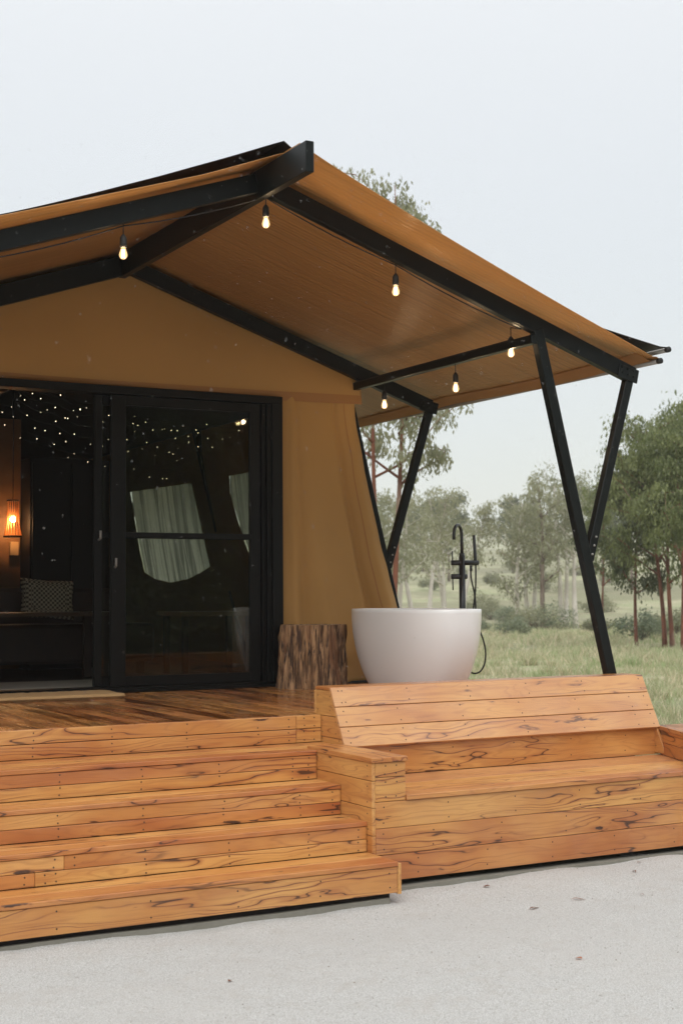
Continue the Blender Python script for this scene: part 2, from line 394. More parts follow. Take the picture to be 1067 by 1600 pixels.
# loose stones, only where the picture could show them
def make_stones():
    n = 24000; d = rng.uniform(3.2, 9.5, n) ; az = YAW + rng.uniform(-.34, .36, n)
    x = d * np.sin(az); y = d * np.cos(az); keep = y < 7.0; x, y = x[keep], y[keep]; n = len(x)
    base = np.array([(1, 0, 0), (-1, 0, 0), (0, 1, 0), (0, -1, 0), (0, 0, 1), (0, 0, -1)], float)
    f = np.array([(0, 2, 4), (2, 1, 4), (1, 3, 4), (3, 0, 4), (2, 0, 5), (1, 2, 5), (3, 1, 5), (0, 3, 5)])
    s = .0014 + .0030 * rng.random(n) ** 2.6
    V = base[None] * s[:, None, None] * rng.uniform(.6, 1.3, (n, 6, 1))
    a = rng.uniform(0, 6.28, n); ca, sa = np.cos(a)[:, None], np.sin(a)[:, None]
    X = V[..., 0] * ca - V[..., 1] * sa; Y = V[..., 0] * sa + V[..., 1] * ca
    z = np.array([gz(p, q) for p, q in zip(x, y)])
    V = np.stack([X + x[:, None], Y + y[:, None], V[..., 2] * .7 + z[:, None] + .001], -1).reshape(-1, 3)
    F = (f[None] + (np.arange(n) * 6)[:, None, None]).reshape(-1, 3)
    t = NT('loose_stone'); r = t.n('NewGeometry').outputs['Random Per Island']
    c = t.mix(t.ss(r, .2, .9), (.66, .65, .63), (.42, .40, .37)); c = t.mix(t.ss(r, .975, .98), c, (.22, .17, .12))
    m = t.done(t.bsdf(Base_Color=c, Roughness=.7))
    o = link('loose_gravel', mesh_np('loose_gravel', V, F), m); tag(o, 'pale crushed stones scattered over the gravel drive', kind='stuff')
make_stones()

# concrete footing below the timber
def footing(name, lo, hi):
    def mk():
        bm = bmesh.new(); bm_box(bm, lo, hi)
        bmesh.ops.subdivide_edges(bm, edges=bm.edges[:], cuts=14, use_grid_fill=True)
        for v in bm.verts:
            v.co += Vector((0, 1, 1)) * .007 * noise.noise(v.co * 3)
        return bm
    return tag(bm_obj(name, mk(), CONC), kind='structure')
CONC = (lambda t: t.done(t.bsdf(Base_Color=t.mix(t.noise(t.obj(), 4, 6, .7), (.13, .12, .09), (.30, .29, .25)), Roughness=.7, Normal=t.bump(t.noise(t.obj(), 60, 4), .5, .005))))(NT('damp_concrete'))
footing('concrete_footing', (3.95, 6.715, -.3), (12.0, 7.1, -.022))
footing('concrete_footing', (-1.0, 6.50, -.3), (3.86, 7.0, -.020))

# ------------------------------------------------------------------ deck, steps, bench
ZD = .831
deck = empty('timber_deck', (3.5, 9, 0), 'raised timber deck of wet orange-brown boards in front of the tent', 'deck')
DX0, DX1 = .2, 6.70
x = DX0
k = 0
while x < DX1 - .05:
    W = .132
    board(deck, (x + W / 2, (7.832 + 10.39) / 2, ZD - .011), (0, 1, 0), (-1, 0, 0), 10.39 - 7.832, W, .022, tone=.35 + .6 * random.random(), wet=.55 + .35 * random.random(), screws=None)
    x += W + .0055
fas = [(.2, 1.72), (1.723, 3.98), (3.983, 4.152)]
for z0, z1 in ((.752, .829), (.667, .748)):
    for a, b in fas:
        board(deck, ((a + b) / 2, 7.819, (z0 + z1) / 2), (1, 0, 0), (0, 0, 1), b - a, z1 - z0, .024, wet=.25)
board(deck, (6.712, 9.1, .75), (0, -1, 0), (0, 0, 1), 2.55, .14, .022, wet=.3)
boxp('deck_backing', (.2, 7.86, -.05), (6.68, 10.3, .79), plain('gap_shade_backing', (.012, .008, .006), .9), deck)  # near-black backing: shade in the gaps between boards put into the colour
put_screws(deck)

steps = empty('timber_steps', (2, 7, 0), 'wide flight of orange hardwood steps with dark grain veins', 'steps')
SX0, SX1 = .2, 3.898
# (front Y, top z, back Y)
TR = [(7.385, .665, 7.806), (7.098, .500, 7.385), (6.806, .333, 7.098), (6.482, .169, 6.806)]
for i, (yf, zt, yb) in enumerate(TR):
    xe = SX1 if i else 3.898
    n = 3 if i == 0 else 2
    wd = (yb - .028 - yf) / n if i else (yb - yf) / n
    if i == 0: wd = (yb - yf) / n
    for j in range(n):
        y0 = yf + j * (yb - yf) / n + (.0015 if j else -.004); y1 = yf + (j + 1) * (yb - yf) / n - .003
        cut = random.uniform(.8, 2.6)
        a = SX0; e = xe if not (i == 0 and y0 > 7.5) else 4.150
        board(steps, ((a + e) / 2, (y0 + y1) / 2, zt - .012), (1, 0, 0), (0, 1, 0), e - a, y1 - y0, .024, tone=(.75, .05, .45)[j] + .25 * random.random(), wet=.20, screws=None)
    zb = (TR[i + 1][1] if i < 3 else 0) 
    if i < 3:
        zm = (zt - .026 + zb) / 2
        rows = [(zm + .0015, zt - .0265), (zb + .002, zm - .0015)]
    else: rows = [(.008, zt - .0265)]
    for (z0, z1) in rows:
        cut = random.uniform(1.9, 3.2) if i in (2, 3) and len(rows) == 2 else None
        segs = [(SX0, cut - .001), (cut + .001, xe - .002)] if cut else [(SX0, xe - .002)]
        for a, b in segs:
            board(steps, ((a + b) / 2, yf + .012, (z0 + z1) / 2), (1, 0, 0), (0, 0, 1), b - a, z1 - z0, .021, wet=.22)
# end cheek of the bottom step
board(steps, (3.911, (6.486 + 6.72) / 2, .079), (0, -1, 0), (0, 0, 1), .234, .160, .022, wet=.22, screws=None)
boxp('subframe', (.2, 7.13, -.05), (3.87, 7.38, .48), bpy.data.materials['gap_shade_backing'], steps)
boxp('subframe', (.2, 6.84, -.05), (3.87, 7.10, .31), bpy.data.materials['gap_shade_backing'], steps)
boxp('subframe', (.2, 6.52, -.05), (3.87, 6.80, .14), bpy.data.materials['gap_shade_backing'], steps)
boxp('subframe', (.2, 7.42, -.05), (3.87, 7.79, .63), bpy.data.materials['gap_shade_backing'], steps)
put_screws(steps)

bench = empty('timber_bench', (5, 7, 0), 'long built-in timber bench with a sloping slatted back facing the gravel', 'bench')
BX0, BX1 = 3.922, 8.6
YF = 6.75
# front boards
for z0, z1, x0 in ((.298, .4385, BX0), (.154, .2955, BX0), (.012, .151, BX0 + .005)):
    board(bench, ((x0 + BX1) / 2, YF + .011, (z0 + z1) / 2), (1, 0, 0), (0, 0, 1), BX1 - x0, z1 - z0, .022, wet=.2)
# left arm: front face, left side, inner side, top
for z0, z1 in ((.574, .6535), (.4415, .571)):
    board(bench, ((BX0 + 4.112) / 2, YF + .011, (z0 + z1) / 2), (1, 0, 0), (0, 0, 1), 4.112 - BX0, z1 - z0, .022, wet=.2, screws=(.06, 1))
for z0, z1 in ((.557, .6535), (.412, .554), (.262, .409), (.112, .259)):
    board(bench, (3.910, (YF + 7.52) / 2, (z0 + z1) / 2), (0, -1, 0), (0, 0, 1), 7.52 - YF, z1 - z0, .022, wet=.28, tone=.2)
for z0, z1 in ((.574, .6535), (.47, .571)):
    board(bench, (4.101, (YF + .024 + 7.53) / 2, (z0 + z1) / 2), (0, 1, 0), (0, 0, 1), 7.53 - YF - .024, z1 - z0, .020, wet=.2)
board(bench, ((3.893 + 4.122) / 2, (6.738 + 7.50) / 2, .668), (0, 1, 0), (-1, 0, 0), 7.50 - 6.738, .229, .026, wet=.2, screws=None)
# seat
ys = [6.736, 6.87, 7.005, 7.14, 7.187, 7.545]
ys = [6.736, 6.884, 7.034, 7.184, 7.545]
for y0, y1 in zip(ys, ys[1:]):
    board(bench, ((4.114 + BX1) / 2, (y0 + y1) / 2, .468 - .0135), (1, 0, 0), (0, 1, 0), BX1 - 4.114, y1 - y0 - .003, .027, wet=.14 if y1 < 7.5 else .06, screws=None)
# lower vertical back board
board(bench, ((4.114 + 6.75) / 2, 7.558, (.47 + .650) / 2), (1, 0, 0), (0, 0, 1), 6.75 - 4.114, .180, .022, wet=.24)
# sloping back, three boards
p0, p1 = Vector((0, 7.510, .655)), Vector((0, 7.690, 1.004)); dd = (p1 - p0).normalized()
Lb = (p1 - p0).length; nrm = Vector((1, 0, 0)).cross(dd)
for j in range(3):
    a, b = j * Lb / 3 + .002, (j + 1) * Lb / 3 - .002
    c = p0 + dd * (a + b) / 2; c.x = (4.154 + 6.610) / 2
    board(bench, c - nrm * .011, (1, 0, 0), dd, 6.610 - 4.154, b - a, .022, wet=.03, tone=.3)
board(bench, ((4.154 + 6.61) / 2, 7.795, 1.004 - .011), (1, 0, 0), (0, 1, 0), 6.61 - 4.154, .180, .020, wet=.2, screws=None)
board(bench, ((4.154 + 6.61) / 2, 7.895, .905), (-1, 0, 0), (0, 0, 1), 6.61 - 4.154, .145, .020, wet=.25)
# cheek panels closing the ends of the back: boards cut to a slope
def cheek(x, flip, rows):
    for z0, z1, yb in rows:
        def yf(z): return 7.510 + (z - .655) / (1.004 - .655) * .18 + .020
        bm = bmesh.new(); L = .5
        pts = [(yf(z0), z0), (yb, z0), (yb, z1), (yf(z1), z1)]
        c = Vector((x, 7.7, (z0 + z1) / 2))
        m = frame(c - bench.location, (0, -1, 0), (0, 0, 1)); mi = frame(c, (0, -1, 0), (0, 0, 1)).inverted()
        A = [bm.verts.new(mi @ Vector((x - .01, y, z))) for y, z in pts]; B = [bm.verts.new(mi @ Vector((x + .01, y, z))) for y, z in pts]
        bm.faces.new(A); bm.faces.new(B[::-1])
        for i in range(4): bm.faces.new((A[i], B[i], B[(i + 1) % 4], A[(i + 1) % 4]))
        bmesh.ops.recalc_face_normals(bm, faces=bm.faces)
        bmesh.ops.bevel(bm, geom=bm.edges[:], offset=.002, segments=1, affect='EDGES')
        me = bpy.data.meshes.new('board'); bm.to_mesh(me); bm.free()
        o = link('board', me, WOOD, bench); o.matrix_local = m; o.color = (random.random() * .5, random.random(), .25, 1)
        for yy in (yf((z0 + z1) / 2) + .04, yb - .03):
            for s in (-1, 1):
                SCREW.setdefault(bench.name, []).append((Vector((x - .0107, yy, (z0 + z1) / 2 + s * (z1 - z0) * .28)) - bench.location, m.to_3x3()))
cheek(4.165, 0, [(.829, .981, 7.884), (.700, .826, 7.826), (.657, .697, 7.826)])
cheek(6.599, 1, [(.829, .981, 7.884), (.700, .826, 7.884), (.48, .697, 7.884)])
# right arm, set a little askew
def askew(name, pts, z0, z1, wet):
    bm = bmesh.new(); c = Vector((sum(p[0] for p in pts) / 4, sum(p[1] for p in pts) / 4, (z0 + z1) / 2))
    ex = Vector((pts[1][0] - pts[0][0], pts[1][1] - pts[0][1], 0))
    mw = frame(c, ex, (0, 0, 1)) if (z1 - z0) > .05 else frame(c, ex, Vector((0, 0, 1)).cross(ex.normalized())); mi = mw.inverted()
    A = [bm.verts.new(mi @ Vector((p[0], p[1], z0))) for p in pts]; B = [bm.verts.new(mi @ Vector((p[0], p[1], z1))) for p in pts]
    bm.faces.new(A); bm.faces.new(B)
    for i in range(4): bm.faces.new((A[i], A[(i + 1) % 4], B[(i + 1) % 4], B[i]))
    bmesh.ops.recalc_face_normals(bm, faces=bm.faces); bmesh.ops.bevel(bm, geom=bm.edges[:], offset=.002, segments=1, affect='EDGES')
    me = bpy.data.meshes.new('board'); bm.to_mesh(me); bm.free()
    o = link('board', me, WOOD, bench); m = mw.copy(); m.translation -= bench.location; o.matrix_local = m
    o.color = (random.random(), random.random(), wet, 1)
A0, A1 = (6.622, 7.56), (6.30, 6.76)
askew('t', [A0, A1, (A1[0] + .30, A1[1]), (A0[0] + .25, A0[1])], .636, .662, .1)
askew('s', [(A0[0] + .01, A0[1]), (A1[0] + .01, A1[1] + .02), (A1[0] + .032, A1[1] + .02), (A0[0] + .032, A0[1])], .555, .6345, .35)
askew('s', [(A0[0] + .01, A0[1]), (A1[0] + .01, A1[1] + .02), (A1[0] + .032, A1[1] + .02), (A0[0] + .032, A0[1])], .4705, .5525, .35)
boxp('subframe', (3.95, 6.79, .03), (BX1, 7.5, .435), bpy.data.materials['gap_shade_backing'], bench)
put_screws(bench)

# ------------------------------------------------------------------ tent
tent = empty('safari_tent', (3.8, 10, ZD), 'tan canvas safari tent with black steel frame and broad double roof', 'tent')
RX = 3.80
Y1, Y2, Y3, Y4 = 7.92, 10.37, 13.6, 17.2
XE = 6.92
HW = XE - RX
def rtop(X, h=4.21): return h - .338 * abs(X - RX)
def flyz(X, y, h):
    t = abs(X - RX) / HW
    sag = 0
    for a, b in ((Y1, Y2), (Y2, Y3), (Y3, Y4)):
        if a < y < b: sag = -.022 * math.sin(math.pi * (y - a) / (b - a))
    belly = -.014 * math.sin(math.pi * t)
    e = .012 if t > .985 else 0
    return h - .322 * abs(X - RX) + sag + belly + e
def fly_fn(side, h, low):
    def f(u, v):
        X = RX + side * u * HW
        if low: yf = 7.375 + .42 * u ** .80 if side > 0 else 7.60 + .15 * min(1, u / .15)
        else: yf = 7.58 + .42 * math.sin(math.pi * min(1, u)) + .13 * u
        vv = v ** 1.6
        y = yf + (Y4 + .35 - yf) * vv
        z = flyz(X, y, h) + .004 * noise.noise(Vector((X * 1.1, y * 9, side)))
        if low and v < .12: z -= .012 * math.sin(math.pi * v / .12) * math.sin(math.pi * u)
        return (X - tent.location.x, y - tent.location.y, z - tent.location.z)
    return f
for side in (1, -1):
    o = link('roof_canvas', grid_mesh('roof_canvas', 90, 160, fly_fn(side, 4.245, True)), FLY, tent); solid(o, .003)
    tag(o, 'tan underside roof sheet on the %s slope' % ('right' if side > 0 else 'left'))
    o = link('shade_fly', grid_mesh('shade_fly', 60, 60, fly_fn(side, 4.315, False)), SHADE, tent); solid(o, .003)
    # doubled hem along the eave, wrapped round a tube
    ye0 = 7.83
    def hem(u, v):
        X = XE - .17 + .17 * v; y = ye0 + .02 + (Y4 + .3 - ye0) * u
        z = flyz(X, y, 4.245) - .008 - .006 * v + .003 * noise.noise(Vector((y * 6, v, 2)))
        return (RX + side * (X - RX) - tent.location.x, y - tent.location.y, z - tent.location.z)
    link('eave_hem', grid_mesh('eave_hem', 120, 4, hem), CANVAS_HEM, tent)
    zz = 4.245 - .322 * HW - .006
    r = tube('eave_tube', [(RX + side * (XE - .005 - RX), 7.80, zz), (RX + side * (XE - .005 - RX), Y4 + .4, zz)], .019, GALV, tent, 12)
    tube('tube_cap', [(RX + side * (XE - .005 - RX), 7.775, zz), (RX + side * (XE - .005 - RX), 7.805, zz)], .021, RUBBER, tent, 12)
    zz += .075
    tube('eave_tube', [(RX + side * (XE + .02 - RX), 7.74, zz), (RX + side * (XE + .02 - RX), Y4 + .4, zz)], .019, GALV, tent, 12)
    tube('tube_cap', [(RX + side * (XE + .02 - RX), 7.715, zz), (RX + side * (XE + .02 - RX), 7.745, zz)], .021, RUBBER, tent, 12)
# ridge beam and rafters
bar('ridge_beam', (RX, 7.245, 4.13), (RX, Y4, 4.13), .055, .185, STEEL, tent, up=(1, 0, 0))
tube('bolt', [(RX + .02, 7.30, 4.20), (RX + .05, 7.30, 4.20)], .008, STEEL, tent, 8)
def rafter(side, Y, d, wy):
    a = Vector((RX + side * .028, Y, 4.195 - d / 2)); xr = 6.77 if Y < 9 else 6.60; b = Vector((RX + side * (xr - RX), Y, 4.195 - d / 2 - .338 * (xr - RX)))
    return bar('rafter', a, b, wy, d, STEEL, tent, up=(0, 1, 0))
for Y, d in ((Y1, .118), (Y2, .15), (Y3, .12), (Y4, .12)):
    for s in (1, -1): rafter(s, Y, .116 if s > 0 else d, .06)
def vleg(side, Y):
    dx = 0 if Y < 9 else -.105; Yl = Y if Y < 9 else Y + .13
    T = Vector((RX + side * (5.915 + dx - RX), Yl - .004, 3.40)); slope = .249
    zb = ZD if side > 0 else ZD
    B = Vector((T.x + side * slope * (T.z - zb), Yl - .004, zb))
    bar('leg', T, B, .062, .078, STEEL, tent)
    J = T + (B - T) * ((T.z - 1.80) / (T.z - zb)) + Vector((side * .02, 0, 0))
    E = Vector((RX + side * (6.745 + dx * 1.3 - RX), Y - .002, 3.165 - .35 * dx * 1.3))
    bar('brace', J, E, .056, .068, STEEL, tent)
    # bolted gusset at the eave and at the junction
    g = bar('gusset_plate', E + Vector((-side * .13, -.036, -.005)), E + Vector((side * .045, -.036, -.045)), .006, .10, STEEL, tent)
    for q in range(3):
        for dz in (-.02, .02):
            p = E + Vector((side * (-.10 + .05 * q), -.040, -.012 * q + dz)); 
            tube('bolt', [p, p + Vector((0, -.006, 0))], .007, STEEL, tent, 6)
    for q in range(3):
        p = J + (E - J) * (.03 + .045 * q) + Vector((0, -.034, 0))
        tube('bolt', [p, p + Vector((0, -.007, 0))], .008, GALV, tent, 6)
    boxp('foot_plate', (B.x - .07, Y - .07, ZD), (B.x + .07, Y + .07, ZD + .008), STEEL, tent)
for Y in (Y1, Y2, Y3, Y4):
    for s in (1, -1): vleg(s, Y)
for s in (1, -1):
    xp = RX + s * (5.88 - RX)
    bar('purlin', (xp, Y1 - .03, 3.325), (xp, Y4, 3.325), .052, .062, STEEL, tent, up=(1, 0, 0))

# --- canvas walls
YW = 10.41
TL = tent.location
def wall_edge(z):
    q_ = max(0, 3.13 - z); return 5.893 + .15 * q_ + .047 * q_ * q_          # right corner leans outwards
def rise(X): return 4.195 - .338 * abs(X - RX) - .13
def mirror(X): return 2 * RX - X
# gable above the door, a slack sheet with a hem
def gable(u, v):
    YW = 10.435
    X = mirror(5.93) + (5.93 - mirror(5.93)) * u
    zb = 3.175 - .018 * math.sin(math.pi * u) ; zt = min(rise(X) + .03, 4.16)
    z = zb + (zt - zb) * v
    e = math.sin(math.pi * v)
    yy = YW - .025 - .05 * e * math.sin(math.pi * u) + .012 * math.sin(5.5 * z + 3 * X) * (1 - v) + .02 * noise.noise(Vector((X * 1.2, z * 2.4, 0)))
    return (X - TL.x, yy - TL.y, z - TL.z)
solid(link('gable_canvas', grid_mesh('gable_canvas', 120, 50, gable), CANVAS, tent), .003)
def seam(u, v):
    X = mirror(5.93) + (5.93 - mirror(5.93)) * u; z = 3.175 - .018 * math.sin(math.pi * u) + .075 * v
    q = gable(u, min(1, .075 * v / max(.05, rise(X) - 3.175)))
    return (q[0], q[1] - .004 - .002 * (v < .5), z - TL.z + .0)
link('gable_hem', grid_mesh('gable_hem', 100, 4, seam), CANVAS_HEM, tent)
def front_panel(side):
    def f(u, v):
        z = ZD + .015 + (3.21 - ZD) * v
        x0 = 5.17; x1 = wall_edge(z) + .03 * (1 - v)
        X = x0 + (x1 - x0) * u
        e = math.sin(math.pi * min(1, max(0, u))) 
        A_ = .018 + .085 * (1 - v) ** 1.2
        def hump(c_, w_, a_): q_ = (u - c_) / w_; return a_ * math.exp(-q_ * q_)
        k_ = .70 + .06 * (1 - v)
        y = YW + .012 - A_ * (hump(.10 + .05 * v, .055, .45) + hump(.36 - .10 * v, .13, .55) + hump(.88, .13, 1.0) - hump(k_, .028, .75) - hump(.20, .03, .3)) * min(1, e * 3)
        y += .030 * (1 - v) * noise.noise(Vector((X * 5 + z, z * 1.3, 3))) + .014 * noise.noise(Vector((X * 2.5 - z * 2, z * 3.5, 7)))
        if u > .97: y += .03 * (u - .97) / .03
        return (RX + side * (X - RX) - TL.x, y - TL.y, z - TL.z)
    return f
for s in (1, -1):
    o = solid(link('front_wall_canvas', grid_mesh('front_wall_canvas', 60, 90, front_panel(s)), CANVAS, tent), .003)
# stitched seam strip near the corner
def strip(u, v):
    z = ZD + .02 + (3.2 - ZD) * v; uu = .815 + .010 * u
    q = front_panel(1)(uu, v); return (q[0], q[1] - .004, q[2])
link('seam_strip', grid_mesh('seam_strip', 3, 60, strip), CANVAS_HEM, tent)
# side walls with roll-up window openings
def side_wall(side):
    def P(y, z): return Vector((RX + side * (wall_edge(z) - .012 - RX) - TL.x, y - TL.y, z - TL.z))
    outer = [(YW + .03, ZD), (Y4, ZD)] + [(Y4, ZD + k * .247) for k in range(1, 10)] + [(Y4, 3.3), (YW + .03, 3.3)] + [(YW + .03, ZD + k * .247) for k in range(9, 0, -1)]
    wins = [[(14.10, 2.775), (15.95, 2.80), (16.02, 2.1), (16.03, 1.85), (15.75, 1.765), (15.3, 1.72), (14.75, 1.755), (14.35, 1.82), (14.06, 1.88)],
            [(11.55, 2.78), (13.12, 2.775), (13.17, 2.61), (13.10, 2.2), (12.97, 1.80), (12.5, 1.70), (11.9, 1.72), (11.50, 1.83)]]
    if side < 0: wins = []
    polys = [[Vector((a, b, 0)) for a, b in outer]] + [[Vector((a, b, 0)) for a, b in w_] for w_ in wins]
    flat = [p for q in polys for p in q]
    tris = tessellate_polygon(polys)
    me = bpy.data.meshes.new('side_wall_canvas'); me.from_pydata([P(p.x, p.y) for p in flat], [], [tuple(t) for t in tris]); me.update()
    o = link('side_wall_canvas', me, CANVAS_DARK if False else CANVAS, tent); solid(o, .004)
    for w_ in wins:
        bm = bmesh.new(); ys_ = [p[0] for p in w_]; 
        n = 70; y0, y1 = min(ys_), max(ys_)
        # film sheet with gathers, cut to the window outline
        def edge(y, top):
            best = []
            for (a, b), (c, d) in zip(w_, w_[1:] + w_[:1]):
                if min(a, c) - 1e-6 <= y <= max(a, c) + 1e-6 and abs(a - c) > 1e-6: best.append(b + (d - b) * (y - a) / (c - a))
            return (max if top else min)(best)
        def fn(u, v):
            y = y0 + .002 + (y1 - y0 - .004) * u; zt, zb = edge(y, True) + .01, edge(y, False) - .01; z = zb + (zt - zb) * v
            p = P(y, z); p.x += side * (+.012 + .009 * math.sin(y * 30 + 3 * noise.noise(Vector((y * 2, z, 0))))  * (1.1 - .4 * v)); return tuple(p)
        bm.free()
        link('window_film', grid_mesh('window_film', 90, 24, fn), SHEER, tent)
side_wall(1); side_wall(-1)
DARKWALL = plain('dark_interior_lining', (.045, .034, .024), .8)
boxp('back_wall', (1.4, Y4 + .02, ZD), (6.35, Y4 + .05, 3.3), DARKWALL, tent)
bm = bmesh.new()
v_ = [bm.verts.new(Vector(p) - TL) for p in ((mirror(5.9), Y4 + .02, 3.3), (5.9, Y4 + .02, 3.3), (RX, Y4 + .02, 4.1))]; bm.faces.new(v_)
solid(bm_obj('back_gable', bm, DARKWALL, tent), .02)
# inner ceiling lining (dark), two slopes
for s in (1, -1):
    def ceil(u, v, s=s):
        X = RX + s * 2.12 * u; y = YW + .12 + (Y4 - YW - .15) * v
        return (X - TL.x, y - TL.y, 3.86 - .27 * 2.12 * u - .03 * math.sin(math.pi * u) - TL.z)
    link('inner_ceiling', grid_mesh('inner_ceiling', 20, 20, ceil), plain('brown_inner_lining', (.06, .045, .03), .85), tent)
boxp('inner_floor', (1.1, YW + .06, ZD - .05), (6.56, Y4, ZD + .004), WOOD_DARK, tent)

# --- door joinery
df = tent
def dbox(name, x0, x1, y0, y1, z0, z1, par=None, mat=ALU):
    return boxp(name, (x0, y0, z0), (x1, y1, z1), mat, par or tent, .003)
DZ0, DZ1 = ZD + .002, 3.188
dbox('door_head', 1.30, 5.168, YW - .055, YW + .09, 3.125, DZ1)
dbox('door_sill', 1.30, 5.168, YW - .05, YW + .11, DZ0, DZ0 + .045)
dbox('door_sill', 1.30, 5.168, YW - .075, YW - .052, DZ0, DZ0 + .022)
for i, (x0, x1, yy) in enumerate(((5.075, 5.168, YW - .055), (5.035, 5.073, YW - .035), (4.998, 5.033, YW - .012))):
    dbox('door_jamb', x0, x1, yy, YW + .09, DZ0 + .045, 3.125)
dbox('door_jamb', 1.30, 1.42, YW - .055, YW + .09, DZ0 + .045, 3.125)
def slider(x0, x1, y, stl, str_, label):
    s = bpy.data.objects.new('sliding_door', None); COL.objects.link(s); s.parent = tent; s.location = Vector((0, 0, 0)); s['label'] = label
    def p(nm, lo, hi, mat=ALU):
        o = boxp(nm, lo, hi, mat, None, .003); o.parent = s; o.location = Vector(o.location) - TL; return o
    z0, z1 = DZ0 + .047, 3.12
    p('stile', (x0, y, z0), (x0 + stl, y + .04, z1)); p('stile', (x1 - str_, y, z0), (x1, y + .04, z1))
    p('rail', (x0 + stl, y, z1 - .075), (x1 - str_, y + .04, z1)); p('rail', (x0 + stl, y, z0), (x1 - str_, y + .04, z0 + .075))
    p('rail', (x0 + stl, y - .004, 2.018), (x1 - str_, y + .036, 2.060))
    p('glass_pane', (x0 + stl, y + .017, z0 + .075), (x1 - str_, y + .023, 2.018), GLASS); p('glass_pane', (x0 + stl, y + .017, 2.060), (x1 - str_, y + .023, z1 - .075), GLASS)
    return s
d1 = slider(3.712, 4.972, YW - .03, .118, .085, 'closed glass door leaf at the right of the opening')
d2 = slider(3.600, 4.996, YW + .035, .062, .05, 'second glass leaf stacked behind the first')
def sub(par, name, pts, r, mat):
    bm = bmesh.new(); tube_mesh(bm, [Vector(q) - TL for q in pts], r, 8); return bm_obj(name, bm, mat, par, sm=True)
sub(d1, 'latch', [(3.742, YW - .031, 1.79), (3.742, YW - .055, 1.80), (3.742, YW - .055, 1.86)], .009, GALV)
sub(d2, 'latch', [(3.633, YW + .03, 2.00), (3.633, YW - .01, 2.01), (3.633, YW - .01, 2.07)], .009, GALV)
tent_parts = None

# dark skirt below the canvas
boxp('base_channel', (5.17, YW - .02, ZD), (6.36, YW + .03, ZD + .02), RUBBER, tent)

# ------------------------------------------------------------------ things on the deck
# doormat
mt = NT('coir'); mp = mt.obj(); mn = mt.noise(mp, 260, 3)
COIR = mt.done(mt.bsdf(Base_Color=mt.mix(mn, (.40, .23, .09), (.64, .42, .20)), Roughness=.95, Normal=mt.bump(mn, 1, .006)))
def mat_mesh():
    bm = bmesh.new(); bm_box(bm, (-.62, -.235, 0), (.62, .235, .034))
    bmesh.ops.bevel(bm, geom=bm.edges[:], offset=.012, segments=3, affect='EDGES')
    bmesh.ops.subdivide_edges(bm, edges=[e for e in bm.edges if e.calc_length() > .2], cuts=40, use_grid_fill=True)
    for v in bm.verts: v.co += Vector((noise.noise(v.co * 30), noise.noise(v.co * 30 + Vector((5, 0, 0))), noise.noise(v.co * 40) if v.co.z > .02 else 0)) * .004
    return bm
o = bm_obj('doormat', mat_mesh(), COIR, sm=True); o.location = (3.02, 10.085, ZD + .001); o.rotation_euler.z = math.radians(-1.5)
tag(o, 'thick tan coir doormat on the deck at the open doorway', 'doormat')

# tree stump stool
def stump():
    root = empty('stump_stool', (5.315, 10.13, ZD), 'sawn tree stump with rough furrowed bark beside the bathtub', 'stool')
    n, m = 220, 50; H = .50; V = []; F = []
    for j in range(m + 1):
        z = H * j / m
        for i in range(n):
            a = 2 * math.pi * i / n; c, s = math.cos(a), math.sin(a)
            r = .245 + .010 * math.sin(2 * a + 1) + .008 * math.sin(3 * a + z * 3)
            g = noise.noise(Vector((c * 5.5, s * 5.5, z * 1.6))); g2 = noise.noise(Vector((c * 13, s * 13, z * 3 + 4)))
            g3 = noise.noise(Vector((c * 22, s * 22, z * 4 + 9)))
            r += .026 * (1 - 3.2 * abs(g)) + .016 * (1 - 3.4 * abs(g2)) + .007 * (1 - 3 * abs(g3)) + .004 * noise.noise(Vector((c * 30, s * 30, z * 12)))
            r += .02 * (1 - z / H) ** 2 - .01
            V.append((r * c, r * s, z))
    for j in range(m):
        for i in range(n):
            a = j * n + i; b = j * n + (i + 1) % n; F.append((a, b, b + n, a + n))
    t = NT('furrowed_bark'); P = t.obj()
    f = t.noise(t.vm('MULTIPLY', P, (30, 30, 3.2)), 1.0, 6, .65); g = t.noise(t.vm('MULTIPLY', P, (11, 11, 2.2)), 1.0, 4)
    pt = t.n('NewGeometry').outputs['Pointiness']
    c = t.mix(t.ss(f, .36, .62), (.065, .030, .015), (.50, .29, .145)); c = t.mix(t.ss(g, .52, .68), c, (.19, .085, .038))
    c = t.mix(t.ss(t.noise(t.vm('MULTIPLY', P, (60, 60, 5)), 1.0, 4), .58, .66), c, (.03, .018, .012))
    m_ = t.done(t.bsdf(Base_Color=c, Roughness=.75, Normal=t.bump(f, .9, .012)))
    me = mesh_np('bark', V, F); smooth(me); link('bark', me, m_, root)
    bm = bmesh.new(); top = [bm.verts.new((V[m * n + i][0] * .985, V[m * n + i][1] * .985, H - .004)) for i in range(n)]; bm.faces.new(top)
    t = NT('sawn_end_grain'); P = t.obj(); d = t.n('VectorMath', dict(operation='LENGTH'), i0=t.vm('ADD', P, (.02, .01, 0))).outputs['Value']
    rr = t.math('PINGPONG', t.math('MULTIPLY_ADD', t.noise(P, 8, 3), 2.0, t.math('MULTIPLY', d, 130.0)), 1.0)
    link_ = bm_obj('sawn_top', bm, t.done(t.bsdf(Base_Color=t.mix(rr, (.30, .18, .09), (.42, .28, .16)), Roughness=.6)), root)
stump()

